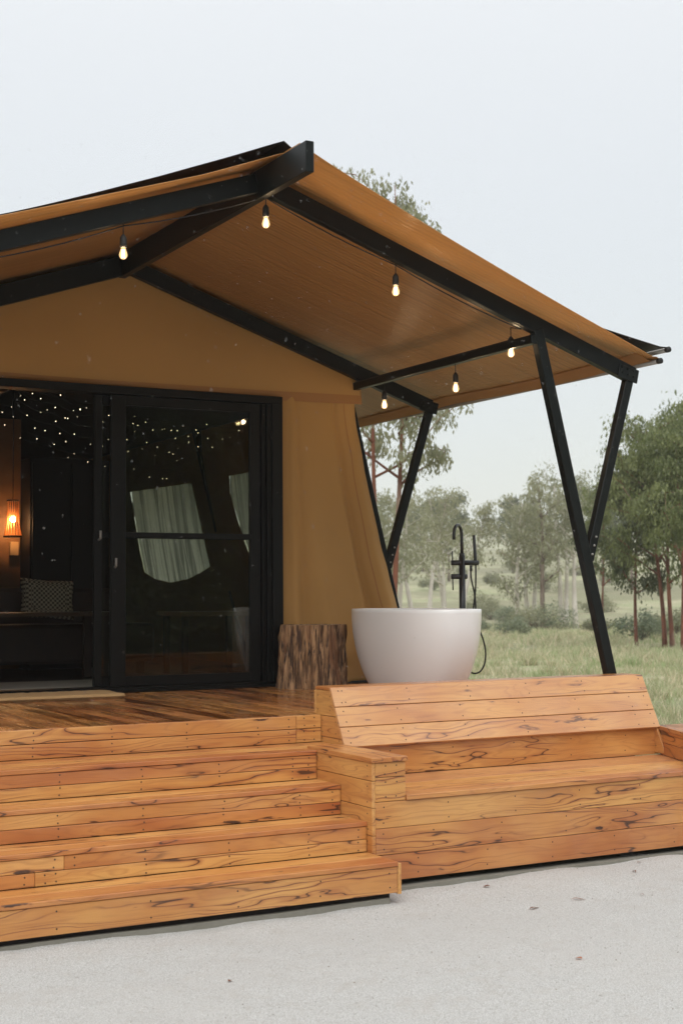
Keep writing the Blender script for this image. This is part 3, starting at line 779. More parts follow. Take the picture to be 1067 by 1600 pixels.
# bathtub
def bathtub():
    n = 96; a0, b0 = .345, .70
    def ring(f, z, inset=0):
        V = []
        for i in range(n):
            t = 2 * math.pi * i / n; e = 2 / 2.35
            x = math.copysign(abs(math.cos(t)) ** e, math.cos(t)); y = math.copysign(abs(math.sin(t)) ** e, math.sin(t))
            V.append((x * (a0 * f - inset), y * (b0 * f - inset), z))
        return V
    H = .622; prof = []
    for j in range(25):
        t = j / 24; z = H * t; f = .66 + .34 * math.sin(math.pi / 2 * min(1, t * 1.02) ** .80) ** .95
        prof.append(ring(f, z))
    outer = prof
    rim = [ring(1, H + .004, .004), ring(1, H + .005, .012), ring(1, H + .003, .020)]
    inner = []
    for j in range(18):
        t = 1 - j / 17; z = .12 + (H - .125) * t; f = .62 + .36 * math.sin(math.pi / 2 * t ** .8)
        inner.append(ring(f, z, .018))
    V = []; F = []; rings = outer + rim + inner
    for r in rings: V += r
    for j in range(len(rings) - 1):
        for i in range(n): a = j * n + i; b = j * n + (i + 1) % n; F.append((a, b, b + n, a + n))
    me = bpy.data.meshes.new('bathtub'); me.from_pydata(V, [], F + [tuple(range(n))[::-1], tuple(range((len(rings) - 1) * n, len(rings) * n))]); me.update(); smooth(me)
    root = empty('bathtub', (5.745, 9.28, ZD), 'white oval freestanding bathtub on the deck behind the bench', 'bathtub')
    link('tub_shell', me, TUB, root)
    tube('drain', [(5.745, 9.28, ZD + .121), (5.745, 9.28, ZD + .127)], .03, BLACK, root, 16)
bathtub()

# freestanding tap
def tap():
    x, y = 6.44, 9.66
    root = empty('bath_tap', (x, y, ZD), 'matt black freestanding bath tap with gooseneck spout and hand shower', 'tap')
    dv = Vector((-.82, -.57, 0)).normalized()      # towards the tub
    av = Vector((.95, -.31, 0)).normalized()       # along the mixer bar
    b = Vector((x, y, 0))
    tube('base_flange', [(x, y, ZD), (x, y, ZD + .012)], .055, BLACK, root, 24)
    tube('column', [(x, y, ZD + .01), (x, y, 1.875)], .026, BLACK, root, 20)
    tube('collar', [(x, y, 1.86), (x, y, 1.90)], .022, BLACK, root, 18)
    pts = [Vector((x, y, 1.89)), Vector((x, y, 2.02))]; r = .085
    for k in range(1, 15):
        a = math.pi * k / 14; pts.append(Vector((x, y, 2.04)) + dv * (r - r * math.cos(a)) + Vector((0, 0, r * math.sin(a))))
    pts.append(pts[-1] + Vector((0, 0, -.035)))
    tube('spout', pts, .0135, BLACK, root, 14)
    c = b + Vector((0, 0, 1.822)); tube('mixer_bar', [c - av * .092, c - av * .09, c + av * .138, c + av * .14], [.014, .021, .021, .014], BLACK, root, 18)
    tube('control_lever', [c - av * .08, c - av * .08 + Vector((0, 0, .095))], .0055, BLACK, root, 8)
    c = b + Vector((0, 0, 1.71)); tube('mixer_bar', [c - av * .092, c - av * .09, c + av * .04, c + av * .042], [.014, .021, .021, .014], BLACK, root, 18)
    tube('control_lever', [c - av * .08, c - av * .078 - Vector((0, 0, .11))], .0055, BLACK, root, 8)
    h = b + av * .115
    tube('hand_shower', [h + Vector((0, 0, 1.80)), h + Vector((0, 0, 1.84)) - av * .002, h - av * .012 + Vector((0, 0, 2.045)), h - av * .012 + Vector((0, 0, 2.047))], [.013, .0135, .0125, .010], BLACK, root, 14)
    c0 = b + av * .075
    hose = [c0 + Vector((0, 0, 1.80)), c0 + Vector((.0, 0, 1.70)), c0 + av * .03 + Vector((0, 0, 1.55)), c0 + av * .045 + Vector((0, 0, 1.35)), c0 + av * .10 + Vector((0, 0, 1.18)),
            c0 + av * .115 + Vector((0, 0, 1.08)), c0 + av * .10 + Vector((0, 0, .99)), c0 + av * .06 + Vector((0, 0, .935)), c0 + av * .0 + Vector((0, 0, .93)), c0 - av * .03 + Vector((0, 0, .99)),
            c0 - av * .02 + Vector((0, 0, 1.15)), c0 + av * .01 + Vector((0, 0, 1.40)), c0 + av * .035 + Vector((0, 0, 1.60)), h + Vector((0, 0, 1.74)), h + Vector((0, 0, 1.80))]
    out = []
    for i in range(len(hose) - 1):
        p0, p1, p2, p3 = hose[max(i - 1, 0)], hose[i], hose[i + 1], hose[min(i + 2, len(hose) - 1)]
        for k in range(6):
            t = k / 6; out.append(.5 * ((2 * p1) + (p2 - p0) * t + (2 * p0 - 5 * p1 + 4 * p2 - p3) * t * t + (3 * p1 - p0 - 3 * p2 + p3) * t ** 3))
    out.append(hose[-1]); tube('shower_hose', out, .0068, RUBBER, root, 8)
    tube('hose_collar', [c0 + Vector((0, 0, 1.80)), c0 + Vector((0, 0, 1.755))], .011, BLACK, root, 12)
tap()

# ------------------------------------------------------------------ festoon lights
def bulb(loc, label, drop=.062):
    r = empty('hanging_bulb', loc, label, 'light bulb', 'festoon bulbs under the roof')
    x, y, z = loc
    tube('cord', [(x, y, z), (x, y, z - drop)], .0035, RUBBER, r, 6)
    bm = bmesh.new(); lathe(bm, [(.006, 0), (.012, -.008), (.020, -.020), (.0215, -.055), (.021, -.078), (.016, -.080)][::-1], 20, (0, 0, -drop)); bm_obj('socket', bm, RUBBER, r, sm=True)
    bm = bmesh.new(); lathe(bm, [(.012, 0), (.014, -.008), (.020, -.025), (.0245, -.042), (.0235, -.054), (.017, -.064), (.008, -.070), (.001, -.071)][::-1], 20, (0, 0, -drop - .079)); g = bm_obj('bulb_glass', bm, BULB, r, sm=True)
    bm = bmesh.new()
    for k in range(4):
        a = k * math.pi / 2 + .4; c, s = math.cos(a), math.sin(a)
        tube_mesh(bm, [(.006 * c, .006 * s, -drop - .092), (.011 * c, .011 * s, -drop - .140)], .0026, 6)
    bm_obj('filament', bm, FILA, g)
    L = bpy.data.lights.new('bulb_light', 'POINT'); L.energy = 5.0; L.color = (1, .72, .42); L.shadow_soft_size = .02
    lo = bpy.data.objects.new('bulb_light', L); COL.objects.link(lo); lo.parent = r; lo.location = (0, 0, -drop - .118)
    return r
def rb(X, d=.118): return 4.195 - d - .338 * abs(X - RX) - .006
bulb((2.905, 7.93, rb(2.905) + .01), 'lit bulb hanging left of the ridge under the front rafter')
bulb((3.845, 7.93, 4.062), 'lit bulb hanging directly below the ridge beam', .045)
bulb((4.79, 7.93, rb(4.79) + .004), 'lit bulb halfway down the right front rafter')
bulb((5.875, 8.16, 3.45), 'lit bulb beside the top of the front right post')
bulb((5.875, 8.87, 3.292), 'lit bulb at the middle of the right side beam')
bulb((5.875, 9.92, 3.292), 'lit bulb at the tent end of the right side beam')
cb = bmesh.new()
def sagline(a, b, n, sag):
    a, b = Vector(a), Vector(b); seg = []
    for i in range(n):
        p = a + (b - a) * i / n; q = a + (b - a) * (i + 1) / n
        for k in range(8):
            t = k / 8; pt = p + (q - p) * t; pt.z -= sag * 4 * t * (1 - t); seg.append(pt)
    seg.append(b); return seg
YC = 7.935
tube_mesh(cb, sagline((-.1, YC, rb(-.1)), (2.905, YC, rb(2.905)), 3, .025) + sagline((2.905, YC, rb(2.905)), (RX + .04, YC, 4.065), 1, .022)[1:] + sagline((RX + .04, YC, 4.065), (4.79, YC, rb(4.79)), 1, .02)[1:] + sagline((4.79, YC, rb(4.79)), (5.80, YC, rb(5.80)), 1, .02)[1:] +
          sagline((5.80, YC, rb(5.80)), (5.875, 8.16, 3.45), 1, .0)[1:] , .0042, 6)
tube_mesh(cb, sagline((5.875, 8.16, 3.362), (5.875, 10.4, 3.362), 3, .0), .0042, 6)
cab = bm_obj('festoon_cable', cb, RUBBER, sm=True)
tag(cab, 'thin black cable strung under the front rafters and side beam', 'cable')

# ------------------------------------------------------------------ inside the tent
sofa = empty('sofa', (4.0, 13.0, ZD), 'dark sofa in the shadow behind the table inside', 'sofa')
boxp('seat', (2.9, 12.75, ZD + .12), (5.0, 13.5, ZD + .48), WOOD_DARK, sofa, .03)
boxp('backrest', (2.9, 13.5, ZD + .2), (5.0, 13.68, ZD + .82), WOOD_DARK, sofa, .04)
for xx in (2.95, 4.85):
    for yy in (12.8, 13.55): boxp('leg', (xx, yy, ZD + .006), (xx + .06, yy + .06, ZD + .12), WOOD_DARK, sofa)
cu = NT('checked_cushion_fabric'); cp = cu.obj()
ck = cu.n('TexChecker', None, Vector=cp, Color1=(.50, .45, .33, 1), Color2=(.10, .085, .06, 1), Scale=46.0)
CUSH = cu.done(cu.bsdf(Base_Color=ck.outputs[0], Roughness=.9))
def cushion():
    bm = bmesh.new(); n = 22
    for sgn in (1, -1):
        g = {}
        for i in range(n + 1):
            for j in range(n + 1):
                a, b = i / n * 2 - 1, j / n * 2 - 1
                th = .075 * ((1 - a ** 4) * (1 - b ** 4)) ** .5
                pin = 1 - .07 * (1 - abs(a * b))
                g[i, j] = bm.verts.new((a * .26 * pin, sgn * th, b * .19 * pin))
        for i in range(n):
            for j in range(n): bm.faces.new((g[i, j], g[i + 1, j], g[i + 1, j + 1], g[i, j + 1]))
    bmesh.ops.remove_doubles(bm, verts=bm.verts, dist=1e-4)
    o = bm_obj('cushion', bm, CUSH, sm=True); o.location = (4.06, 13.12, ZD + .715); o.rotation_euler = (math.radians(-14), math.radians(4), 0)
    tag(o, 'checked cream and charcoal cushion propped up on the sofa', 'cushion')
cushion()
tb = empty('dining_table', (3.6, 12.2, ZD), 'dark timber table just inside the open doorway', 'table')
boxp('tabletop', (2.6, 11.95, ZD + .565), (4.42, 12.55, ZD + .60), plain('dark_oiled_tabletop', (.06, .035, .018), .3), tb)
for xx in (2.75, 4.2):
    for yy in (12.0, 12.45): boxp('leg', (xx, yy, ZD + .006), (xx + .07, yy + .06, ZD + .565), WOOD_DARK, tb)
o = boxp('floor_rug', (2.2, 11.0, ZD + .006), (4.9, 11.92, ZD + .018), plain('pale_woven_rug', (.42, .40, .34), .95, bump=.5), None)
tag(o, 'pale grey rug on the floor inside the doorway', 'rug')
# second small table seen through the glass
t2 = empty('side_table', (5.3, 12.3, ZD), 'low timber table behind the closed glass door', 'table')
boxp('tabletop', (4.95, 12.0, ZD + .55), (5.75, 12.6, ZD + .59), plain('pale_tabletop', (.35, .22, .11), .5), t2)
for xx in (5.0, 5.64):
    for yy in (12.05, 12.5): boxp('leg', (xx, yy, ZD + .006), (xx + .05, yy + .05, ZD + .55), WOOD_DARK, t2)
# partition, and an added black block for the shade of the dark opening
pw = boxp('partition_wall', (1.5, 14.4, ZD + .004), (4.17, 14.46, 3.40), WOOD_WALL, None); tag(pw, 'timber panelled inner wall lit by the pendant lamp', 'wall')
wr = empty('dark_opening_block', (4.6, 14.3, ZD), 'tall black block added for the dark opening beside the inner wall', 'dark_opening_block')
boxp('body', (4.18, 14.1, ZD + .006), (5.02, 14.6, 2.98), plain('black_opening_shade', (.008, .007, .006), .6), wr)
for xx in (4.20, 4.615): boxp('block_front', (xx, 14.075, ZD + .05), (xx + .385, 14.099, 2.93), bpy.data.materials['black_opening_shade'], wr)
# pendant lamp
def pendant():
    x, y, z = 4.02, 14.15, 2.35
    r = empty('pendant_lamp', (x, y, z), 'glowing woven bamboo pendant lamp inside the tent', 'lamp')
    tube('cord', [(x, y, z + .18), (x, y, 3.75)], .004, RUBBER, r, 6)
    bm = bmesh.new(); n = 30
    for k in range(n):
        a = 2 * math.pi * k / n; pts = []
        for j in range(9):
            t = j / 8; rr = .055 + .030 * (1 - t) - .012 * math.sin(math.pi * t); aa = a + .35 * t * (1 if k % 2 else -1)
            pts.append((rr * math.cos(aa), rr * math.sin(aa), -.17 + .36 * t))
        tube_mesh(bm, pts, .0034, 5, False)
    t = NT('backlit_bamboo'); c = (.88, .52, .22)
    BAM = t.done(t.mixs(.6, t.bsdf(Base_Color=c, Roughness=.6), t.n('BsdfTranslucent', None, Color=(*c, 1))))
    bm_obj('lamp_shade', bm, BAM, r, sm=True)
    for zz, rr in ((.19, .058), (-.175, .092)):
        bm = bmesh.new(); lathe(bm, [(rr, zz - .008), (rr + .006, zz), (rr, zz + .008)], 24); bm_obj('shade_ring', bm, WOOD_DARK, r)
    bm = bmesh.new(); bmesh.ops.create_uvsphere(bm, u_segments=16, v_segments=10, radius=.030); bm_obj('bulb', bm, mat_emit('pendant_bulb', (1, .66, .36), 70), r, sm=True)
    L = bpy.data.lights.new('pendant_light', 'POINT'); L.energy = 8.0; L.color = (1, .50, .18); L.shadow_soft_size = .03
    lo = bpy.data.objects.new('pendant_light', L); COL.objects.link(lo); lo.parent = r; lo.location = (0, .02, -.03)
pendant()
bx = boxp('wall_block', (4.05, 14.34, 1.99), (4.135, 14.398, 2.13), plain('pale_pine', (.55, .36, .19), .6), None); tag(bx, 'small pale pine block mounted under the pendant lamp', 'bracket')
# ceiling fan
fan = empty('ceiling_fan', (3.35, 12.3, 3.42), 'dark ceiling fan near the doorway ceiling', 'fan')
tube('downrod', [(3.35, 12.3, 3.42), (3.35, 12.3, 3.75)], .015, BLACK, fan, 10)
tube('motor', [(3.35, 12.3, 3.36), (3.35, 12.3, 3.38), (3.35, 12.3, 3.43), (3.35, 12.3, 3.45)], [.06, .10, .10, .05], BLACK, fan, 24)
for k in range(5):
    a = math.radians(72 * k + 8); d = Vector((math.cos(a), math.sin(a), 0))
    o = bar('blade', Vector((3.35, 12.3, 3.40)) + d * .09, Vector((3.35, 12.3, 3.405)) + d * .62, .13, .008, WOOD_DARK, fan, up=(-d.y, d.x, .18))
# fairy lights: strings that follow the ceiling slope
def fairy(y, x0, x1, z0, z1, n, label, seed):
    rr = random.Random(seed); r = empty('fairy_light_string', (x0, y, z0), label, 'fairy lights', 'fairy light strings on the inner ceiling')
    pts = []; 
    for i in range(n * 3 + 1):
        t = i / (n * 3); pts.append(Vector((x0 + (x1 - x0) * t, y + .05 * math.sin(t * 9 + seed), z0 + (z1 - z0) * t - .10 * math.sin(math.pi * t) + .015 * math.sin(t * 31 + seed))))
    tube('wire', pts, .0009, RUBBER, r, 4)
    base = bmesh.new(); bmesh.ops.create_icosphere(base, subdivisions=1, radius=.0036); me = bpy.data.meshes.new('led'); base.to_mesh(me); base.free(); me.materials.append(FAIRY)
    me2 = bpy.data.meshes.new('led_small'); b2_ = bmesh.new(); bmesh.ops.create_icosphere(b2_, subdivisions=1, radius=.0021); b2_.to_mesh(me2); b2_.free(); me2.materials.append(FAIRY)
    for i in range(n):
        p = pts[min(len(pts) - 1, i * 3 + rr.randint(0, 2))]
        o = bpy.data.objects.new('led', me if rr.random() < .5 else me2); COL.objects.link(o); o.parent = r
        o.location = p + Vector((rr.uniform(-.03, .03), rr.uniform(-.06, .06), -rr.uniform(.0, .09))) - r.location
FS = [(13.9, 3.55, 5.7, 3.42, 2.86), (13.3, 3.5, 5.6, 3.44, 2.98), (12.8, 3.4, 5.55, 3.46, 3.02), (12.3, 3.3, 5.5, 3.46, 3.04), (11.8, 3.2, 5.4, 3.42, 3.06), (11.3, 3.1, 5.3, 3.36, 3.04)]
for i, (y, x0, x1, z0, z1) in enumerate(FS):
    names = ['hindmost', 'second from the back', 'third from the back', 'third from the front', 'second from the front', 'foremost']
    fairy(y, x0, x1, z0, z1, 15, 'warm fairy light string on the inner ceiling, %s of six' % names[i], i + 3)

# ------------------------------------------------------------------ vegetation
def at(px, dist):
    d = FW + RT * ((px - 533.5) / 2222.); a = math.atan2(d.x, d.y); return dist * math.sin(a), dist * math.cos(a)
def leaves_np(centres, radii, per, size, droop=.7, flat=.75, seed=0):
    r = np.random.default_rng(seed); C = np.repeat(np.asarray(centres), per, 0); Rr = np.repeat(np.asarray(radii), per); n = len(C)
    u = r.normal(size=(n, 3)); u /= np.linalg.norm(u, axis=1, keepdims=True); u *= (r.random(n) ** .42)[:, None]; u[:, 2] *= flat
    P = C + u * Rr[:, None]; P[:, 2] -= droop * .25 * Rr * r.random(n)
    d = r.normal(size=(n, 3)) * .7; d[:, 2] -= droop * 1.6; d /= np.linalg.norm(d, axis=1, keepdims=True)
    s = np.cross(d, r.normal(size=(n, 3))); s /= np.linalg.norm(s, axis=1, keepdims=True)
    L = size * r.uniform(.6, 1.4, n)[:, None]; Wd = L * .17
    V = np.stack([P, P + d * L * .5 + s * Wd, P + d * L, P + d * L * .5 - s * Wd], 1).reshape(-1, 3)
    return V, np.arange(n * 4).reshape(n, 4)
def gum(px, dist, h, label, seed, spread=1.5, trunks=1, bark=BARK_PALE, leaf=LEAF_B, size=.16, dens=1.0, r0=.10, crown_lo=.38, lean=.12, group=None, pos=None, clump=.55, droop=.8, nb=9, name='gum_tree'):
    rr = random.Random(seed); x, y = pos if pos else at(px, dist); z = terrain(x, y) - .05
    root = empty(name, (x, y, z), label, 'tree', group)
    bmt = bmesh.new(); tips = []
    for tno in range(trunks):
        a0 = rr.uniform(0, 6.28); base = Vector((math.cos(a0), math.sin(a0), 0)) * (.3 * tno if trunks > 1 else 0)
        ln = Vector((rr.uniform(-1, 1), rr.uniform(-1, 1), 0)) * lean; pts = []; hh = h * rr.uniform(.82, .97) if tno else h * .95
        ph = rr.uniform(0, 6)
        for i in range(12):
            t = i / 11; pts.append(base + ln * hh * t * (.4 + .6 * t) + Vector((math.sin(t * 5 + ph), math.cos(t * 4.2 + ph), 0)) * .028 * hh * t + Vector((0, 0, hh * t)))
        tube_mesh(bmt, pts, [r0 * (1 - .88 * (i / 11)) * (1.25 if i == 0 else 1) for i in range(12)], 8)
        for b in range(nb):
            t = crown_lo + (1 - crown_lo) * (b + rr.random()) / nb; t = min(t, .98); k = t * 11; i = int(k); p = pts[i].lerp(pts[min(i + 1, 11)], k - i)
            a = b * 2.4 + rr.uniform(-.5, .5) + ph; ll = spread * rr.uniform(.55, 1.15) * (1.15 - .75 * max(0, (t - crown_lo) / (1 - crown_lo)) ** 1.5)
            d = Vector((math.cos(a), math.sin(a), rr.uniform(.35, .95))); bp = [p]
            for j in range(1, 6):
                s = j / 5; bp.append(p + d * ll * s + Vector((rr.uniform(-.08, .08), rr.uniform(-.08, .08), .12 * s * s * ll)) * ll)
            rb_ = r0 * (1 - .85 * t) * .62
            tube_mesh(bmt, bp, [rb_ * (1 - .8 * j / 5) + .004 for j in range(6)], 5)
            for j in (2, 3, 4, 5):
                tips.append((bp[j] + Vector((rr.uniform(-.3, .3), rr.uniform(-.3, .3), rr.uniform(-.1, .3))) * clump, clump * rr.uniform(.55, 1.15)))
                if rr.random() < .5:      # twig
                    q = bp[j] + Vector((rr.uniform(-1, 1), rr.uniform(-1, 1), rr.uniform(-.2, .6))) * clump * 1.3
                    tube_mesh(bmt, [bp[j], q], [.012, .004], 4); tips.append((q, clump * rr.uniform(.4, .8)))
        tips.append((pts[-1], clump))
    tr = bm_obj('trunk', bmt, bark, root, sm=True)
    cs = [tuple(t[0]) for t in tips]; rs = [t[1] for t in tips]; per = max(10, int(dens * 5200 / len(cs) ** .9 / 2))
    V, F = leaves_np(cs, rs, per, size, droop, .9, seed)
    link('crown', mesh_np('crown', V, F), leaf, root)
    return root
# right-hand clump, nearest the tent
G = 'gum trees in the paddock'
gum(1034, 43, 7.0, 'tall leafy gum with red trunks, largest of the right-hand clump', 11, 1.75, 2, BARK_RED, LEAF_A, .13, 3.6, .075, .32, .15, G, clump=.52, droop=1.3, nb=15)
gum(1062, 41, 6.3, 'red-trunked gum cut by the right edge of the picture', 12, 1.6, 1, BARK_RED, LEAF_A, .13, 3.2, .07, .32, .18, G, clump=.52, droop=1.3, nb=14)
gum(990, 44, 5.9, 'darker drooping gum on the left side of the right-hand clump', 13, 1.45, 1, BARK_RED, LEAF_C, .13, 3.2, .06, .30, .10, G, clump=.48, droop=1.3, nb=13)
gum(938, 50, 5.6, 'slender young gum standing between the braces of the front post', 14, .95, 1, BARK_RED, LEAF_A, .12, 1.6, .045, .36, .06, G, clump=.38, nb=11)
gum(1110, 45, 7.2, 'gum tree just beyond the right edge of the picture', 15, 2.0, 2, BARK_RED, LEAF_A, .17, 3.0, .10, .36, .1, G, clump=.75)
# mid clump behind the front leg
ML = [(806, 76, 6.6, 'airy gum at the left end of the hazy middle clump'), (822, 78, 7.4, 'forked pale gum second from the left in the hazy middle clump'), (846, 73, 8.0, 'tall gum at the centre of the hazy middle clump'),
      (872, 76, 8.3, 'white-trunked gum just left of the front post'), (896, 74, 8.1, 'pale gum directly behind the front post')]
for i, (px, d, h, lb) in enumerate(ML): gum(px, d, h * .97, lb, 30 + i, (1.5, 1.8, 1.4, 1.9, 1.5, 1.3)[i], 2 if i in (1, 3) else 1, BARK_PALE if i != 2 else BARK_DARK, LEAF_B, .20, .58, .15, (.18, .40, .30, .45, .36, .30)[i], .10, G, clump=.56, nb=12)
# clump left of the tap
LL = [(600, 58, 5.6, 'gum beside the tent wall behind the rear post'), (622, 60, 6.0, 'pale gum seen through the fork of the rear post'), (645, 62, 6.3, 'leaning white-trunked gum right of the rear post'), (668, 66, 6.7, 'pale gum with tall straight trunk left of the bath tap'),
      (694, 69, 6.9, 'broad gum behind the gooseneck of the bath tap'), (720, 74, 6.6, 'thin gum right behind the bath tap')]
for i, (px, d, h, lb) in enumerate(LL): gum(px, d, h, lb, 50 + i, (1.3, 1.1, 1.7, 1.3, 1.6, 1.0, 1.2)[i], 2 if i in (1, 4) else 1, BARK_PALE, LEAF_B, .17, .56, .13, (.3, .42, .45, .4, .35, .5, .4)[i], .18, G, clump=.52, nb=12)
# tall tree rising behind the roof
gum(614, 27, 9.9, 'tall red-barked gum behind the tent, its top showing over the roof', 71, 1.45, 2, BARK_RED, LEAF_B, .12, 2.4, .065, .36, .03, G, clump=.36, droop=1.2, nb=13)
# far trees on the rise
for i, (px, d, h, lb) in enumerate([(660, 190, 8, 'faint far gum on the misty rise, leftmost'), (828, 230, 8, 'faint far gum on the misty rise, farthest of all'), (800, 185, 9, 'faint far gum behind the middle clump'), (700, 160, 9, 'faint far gum behind the left clump'), (940, 140, 9, 'faint far gum behind the brace'), (985, 130, 10, 'faint far gum behind the right clump')]):
    gum(px, d, h, lb, 90 + i, 3.0, 1, BARK_DARK, LEAF_C, .5, .8, .16, .35, .08, 'faint gums on the misty rise', clump=1.0)
# trees behind the camera, mirrored in the door glass
for i, (x, y, h) in enumerate([(8.5, -13, 11), (12, -15, 12.5), (15.5, -13, 11.5), (19, -15.5, 12), (5, -15, 11), (22.5, -13, 12), (13.8, -19, 14), (17.5, -20, 14)]):
    gum(0, 0, h, ['dark gum across the drive, mirrored left of centre in the glass door', 'dark gum across the drive, mirrored at the centre of the glass door', 'dark gum across the drive, mirrored right of centre in the glass door', 'dark gum across the drive, mirrored beside the right door jamb', 'dark gum across the drive at the left end of its row', 'dark gum across the drive at the right end of its row', 'tall dark gum in the second row across the drive, left one', 'tall dark gum in the second row across the drive, right one'][i], 120 + i, 3.2, 2, BARK_DARK, LEAF_C, .42, 2.6, .16, .08, .05, 'gums across the drive', pos=(x, y), clump=1.5, nb=14)

def shrub(px, dist, r, label, seed, leaf=LEAF_S, size=.12, n=26, pos=None):
    rr = random.Random(seed); x, y = pos or at(px, dist); z = terrain(x, y); root = empty('shrub', (x, y, z), label, 'shrub', 'shrubs in the paddock')
    cs = []; bm = bmesh.new()
    for i in range(n):
        a = rr.uniform(0, 6.28); q = rr.random() ** .6 * r; p = Vector((q * math.cos(a), q * math.sin(a), rr.uniform(.15, .95) * r * 1.15 * (1.1 - .5 * q / r)))
        cs.append(tuple(p)); tube_mesh(bm, [(0, 0, 0), p * .5 + Vector((0, 0, .05)), p], [.02, .012, .004], 4)
    bm_obj('stem', bm, BARK_DARK, root)
    V, F = leaves_np(cs, [r * .36] * n, 90, size, .1, .8, seed); link('foliage', mesh_np('foliage', V, F), leaf, root)
SH = [(800, 60, .75, 'round grey-green shrub left of the middle clump'), (836, 70, 1.3, 'dark bushy shrub at the foot of the middle clump'), (862, 71, 1.1, 'low shrub under the white-trunked gum'), (930, 64, .6, 'small yellow-green shrub behind the front post'),
      (1000, 52, .9, 'grey shrub beneath the right-hand clump'), (765, 95, 1.1, 'distant shrub on the slope right of the bath tap'), (790, 88, 1.0, 'distant shrub on the slope beside the middle clump'), (1050, 54, 1.0, 'tangled shrub behind the red trunks'), (742, 68, .6, 'small shrub just right of the tub rim')]
for i in range(14):
    shrub((560 + 36 * i) + 14 * math.sin(i * 5.1), 105 + 22 * ((i * 7) % 5), 1.0 + .25 * (i % 3), 'far shrub on the misty slope, number %s from the left of the far row' % ['one', 'two', 'three', 'four', 'five', 'six', 'seven', 'eight', 'nine', 'ten', 'eleven', 'twelve', 'thirteen', 'fourteen'][i], 400 + i, LEAF_B, .2, 18)
for i, (px, d, r, lb) in enumerate(SH): shrub(px, d, r, lb, 200 + i, LEAF_S if i % 2 == 0 else LEAF_B)

for i, (x, y, r_) in enumerate([(7, -11, 2.2), (10, -12, 2.4), (13, -11.5, 2.2), (16, -12, 2.5), (19.5, -12, 2.4), (23, -12, 2.3)]):
    shrub(0, 0, r_, 'dark bush across the drive, %s of six in the row' % ['leftmost', 'second from left', 'third from left', 'third from right', 'second from right', 'rightmost'][i], 300 + i, LEAF_C, .3, 40, pos=(x, y))
# grass tufts
def make_grass():
    n = 46000; r = rng
    u = r.random(n); d = 11 + 75 * u ** 2.0; az = YAW + np.radians(r.uniform(-1.5, 17, n))
    x = d * np.sin(az); y = d * np.cos(az)
    keep = np.array([noise.noise(Vector((a * .38, b * .38, 2))) + .5 * noise.noise(Vector((a * 1.7, b * 1.7, 4))) > .02 for a, b in zip(x, y)])
    keep &= ~((x < 7.4) & (y > 7) & (y < 19)); x, y, d = x[keep], y[keep], d[keep]; n = len(x)
    z = np.array([terrain(a, b) for a, b in zip(x, y)]); k = 4
    x, y, z, d = (np.repeat(q, k) for q in (x, y, z, d)); m = n * k
    x = x + r.normal(0, .05, m) * (1 + d / 40); y = y + r.normal(0, .05, m) * (1 + d / 40)
    q = 420; td = 12 + 50 * r.random(q) ** 1.5; ta = YAW + np.radians(r.uniform(-1, 17, q)); tx, ty = td * np.sin(ta), td * np.cos(ta); ok = ~((tx < 7.6) & (ty < 19)); tx, ty, td = tx[ok], ty[ok], td[ok]
    tz = np.array([terrain(a, b) for a, b in zip(tx, ty)]); nb_ = 70; sp = np.repeat(r.uniform(.05, .22, len(tx)), nb_)
    tx, ty, tz, td = (np.repeat(v, nb_) for v in (tx, ty, tz, td)); x = np.concatenate([x, tx + r.normal(0, 1, len(tx)) * sp]); y = np.concatenate([y, ty + r.normal(0, 1, len(tx)) * sp]); z = np.concatenate([z, tz]); d = np.concatenate([d, td]); m0 = m; m = len(x)
    h = r.uniform(.04, .15, m) * (1 + .012 * d); h[m0:] *= 1.7; wd = .004 * (1 + d / 14); a = r.uniform(0, 6.28, m); lx, ly = r.normal(0, .45, m) * h, r.normal(0, .45, m) * h
    V = np.stack([np.stack([x - wd * np.cos(a), y - wd * np.sin(a), z], -1), np.stack([x + wd * np.cos(a), y + wd * np.sin(a), z], -1), np.stack([x + lx, y + ly, z + h], -1)], 1).reshape(-1, 3)
    F = np.arange(m * 3).reshape(m, 3)
    t = NT('grass_blades'); P = t.obj(); rp = t.n('NewGeometry').outputs['Random Per Island']
    c = t.mix(t.ss(rp, .3, .8), (.40, .42, .24), (.66, .58, .40)); c = t.mix(t.ss(t.noise(P, .9, 4), .52, .62), c, (.36, .43, .21))
    tag(link('grass_tufts', mesh_np('grass_tufts', V, F), t.done(t.mixs(.3, t.bsdf(Base_Color=c, Roughness=.6), t.n('BsdfTranslucent', None, Color=c)))), 'short damp grass growing across the paddock', kind='stuff')
make_grass()

# fallen gum leaves on the gravel
LB = mat_leaf('dry_brown_leaf', (.20, .075, .035), (.28, .12, .06), (.15, .05, .03))
LO = mat_leaf('dry_orange_leaf', (.50, .17, .08), (.55, .22, .10), (.4, .15, .07))
def onground(px, py):
    d = FW + RT * ((px - 533.5) / 2222.) - UP * ((py - 800) / 2222.); t = (-.055 - EYE.z) / d.z; return EYE + d * t
FL = [(835, 1418, .085, 10, 'long dry gum leaf, left of the two near the drive centre'), (903, 1405, .085, -25, 'long dry gum leaf, right of the two near the drive centre'), (991, 1366, .07, 60, 'curled brown leaf close to the bench footing'), (998, 1354, .05, 20, 'small brown leaf touching the bench footing edge'),
      (1002, 1397, .045, 80, 'thin brown leaf at the right edge of the drive'), (904, 1499, .035, 100, 'small orange leaf alone in the foreground gravel'), (760, 1389, .04, 140, 'tiny brown leaf below the bench front'), (360, 1531, .03, 40, 'dark leaf crumb at the lower left of the gravel')]
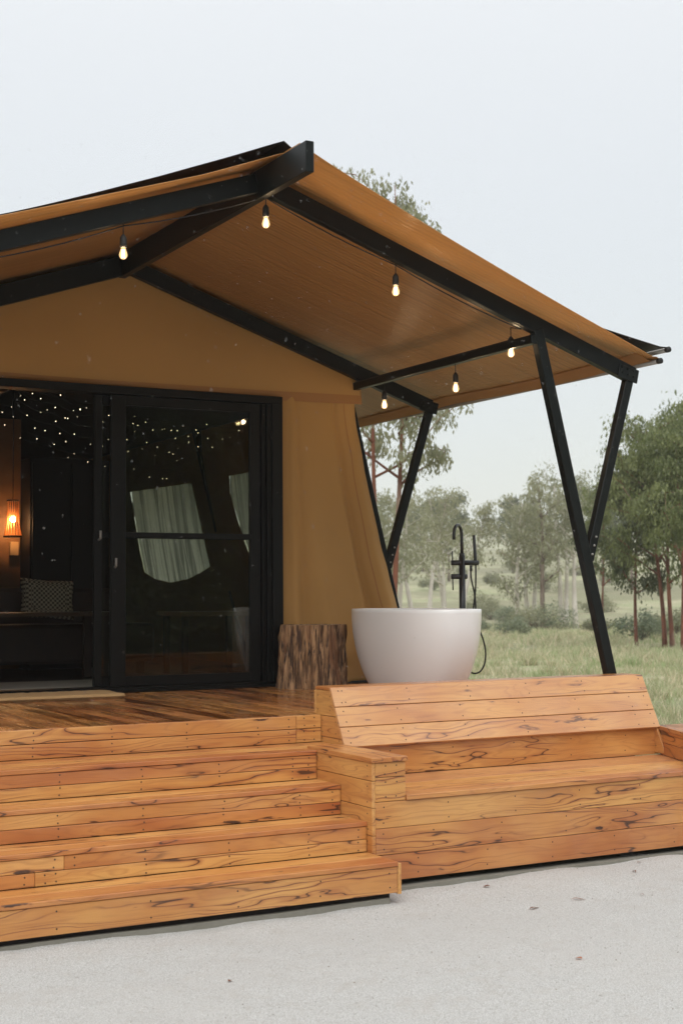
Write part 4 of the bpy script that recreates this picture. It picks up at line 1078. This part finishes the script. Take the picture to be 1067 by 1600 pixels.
for px, py, L, rot, lb in FL:
    p = onground(px, py); bm = bmesh.new(); n = 8; rows = []
    for i in range(n + 1):
        t = i / n; wv = .095 * L * math.sin(math.pi * min(1, t * 1.02)) ** .8 if L > .04 else .33 * L * math.sin(math.pi * t) ** .7
        zc = .006 + .05 * L * math.sin(t * 5); rows.append([bm.verts.new(((t - .5) * L, s * wv + .1 * L * t * t, zc + .3 * wv * abs(s))) for s in (-1, 0, 1)])
    for a, b in zip(rows, rows[1:]):
        for j in (0, 1): bm.faces.new((a[j], a[j + 1], b[j + 1], b[j]))
    o = bm_obj('fallen_leaf', bm, LO if 'orange' in lb else LB, sm=True); o.location = (p.x, p.y, gz(p.x, p.y)); o.rotation_euler.z = math.radians(rot); tag(o, lb, 'leaf', 'dry leaves on the gravel')

# rain
def rain():
    n = 700; r = np.random.default_rng(8); ico = bmesh.new(); bmesh.ops.create_icosphere(ico, subdivisions=1, radius=1)
    bv = np.array([v.co[:] for v in ico.verts]); bf = np.array([[v.index for v in f.verts] for f in ico.faces]); ico.free()
    d = r.uniform(3.2, 7.0, n); az = YAW + np.arctan(r.uniform(-.26, .26, n)); el = -.12 + .46 * r.random(n) ** .6
    P = np.stack([d * np.sin(az), d * np.cos(az), 1.57 + d * el], -1); s = r.uniform(.0006, .0011, n)
    V = bv[None] * s[:, None, None]; V[..., 2] *= 2.8; V = (V + P[:, None]).reshape(-1, 3); F = (bf[None] + (np.arange(n) * len(bv))[:, None, None]).reshape(-1, 3)
    t = NT('raindrop'); m = t.done(t.mixs(.38, t.n('BsdfTransparent'), t.bsdf(Base_Color=(.8, .8, .8), Roughness=.1, Transmission_Weight=.6)))
    me = mesh_np('raindrops', V, F); smooth(me); tag(link('raindrops', me, m), 'light rain falling in front of the tent', kind='stuff')
rain()

# haze
bm = bmesh.new(); bm_box(bm, (-1650, -1650, -6), (1650, 1650, 120)); hz = bm_obj('haze', bm, None); tag(hz, 'pale mist lying over the whole paddock', kind='stuff')
t = NT('mist'); v = t.n('VolumePrincipled'); v.inputs['Density'].default_value = .0007; v.inputs['Color'].default_value = (.97, .98, .99, 1); v.inputs['Anisotropy'].default_value = .2
t.t.links.new(v.outputs[0], t.out.inputs['Volume']); hz.data.materials.append(t.m)
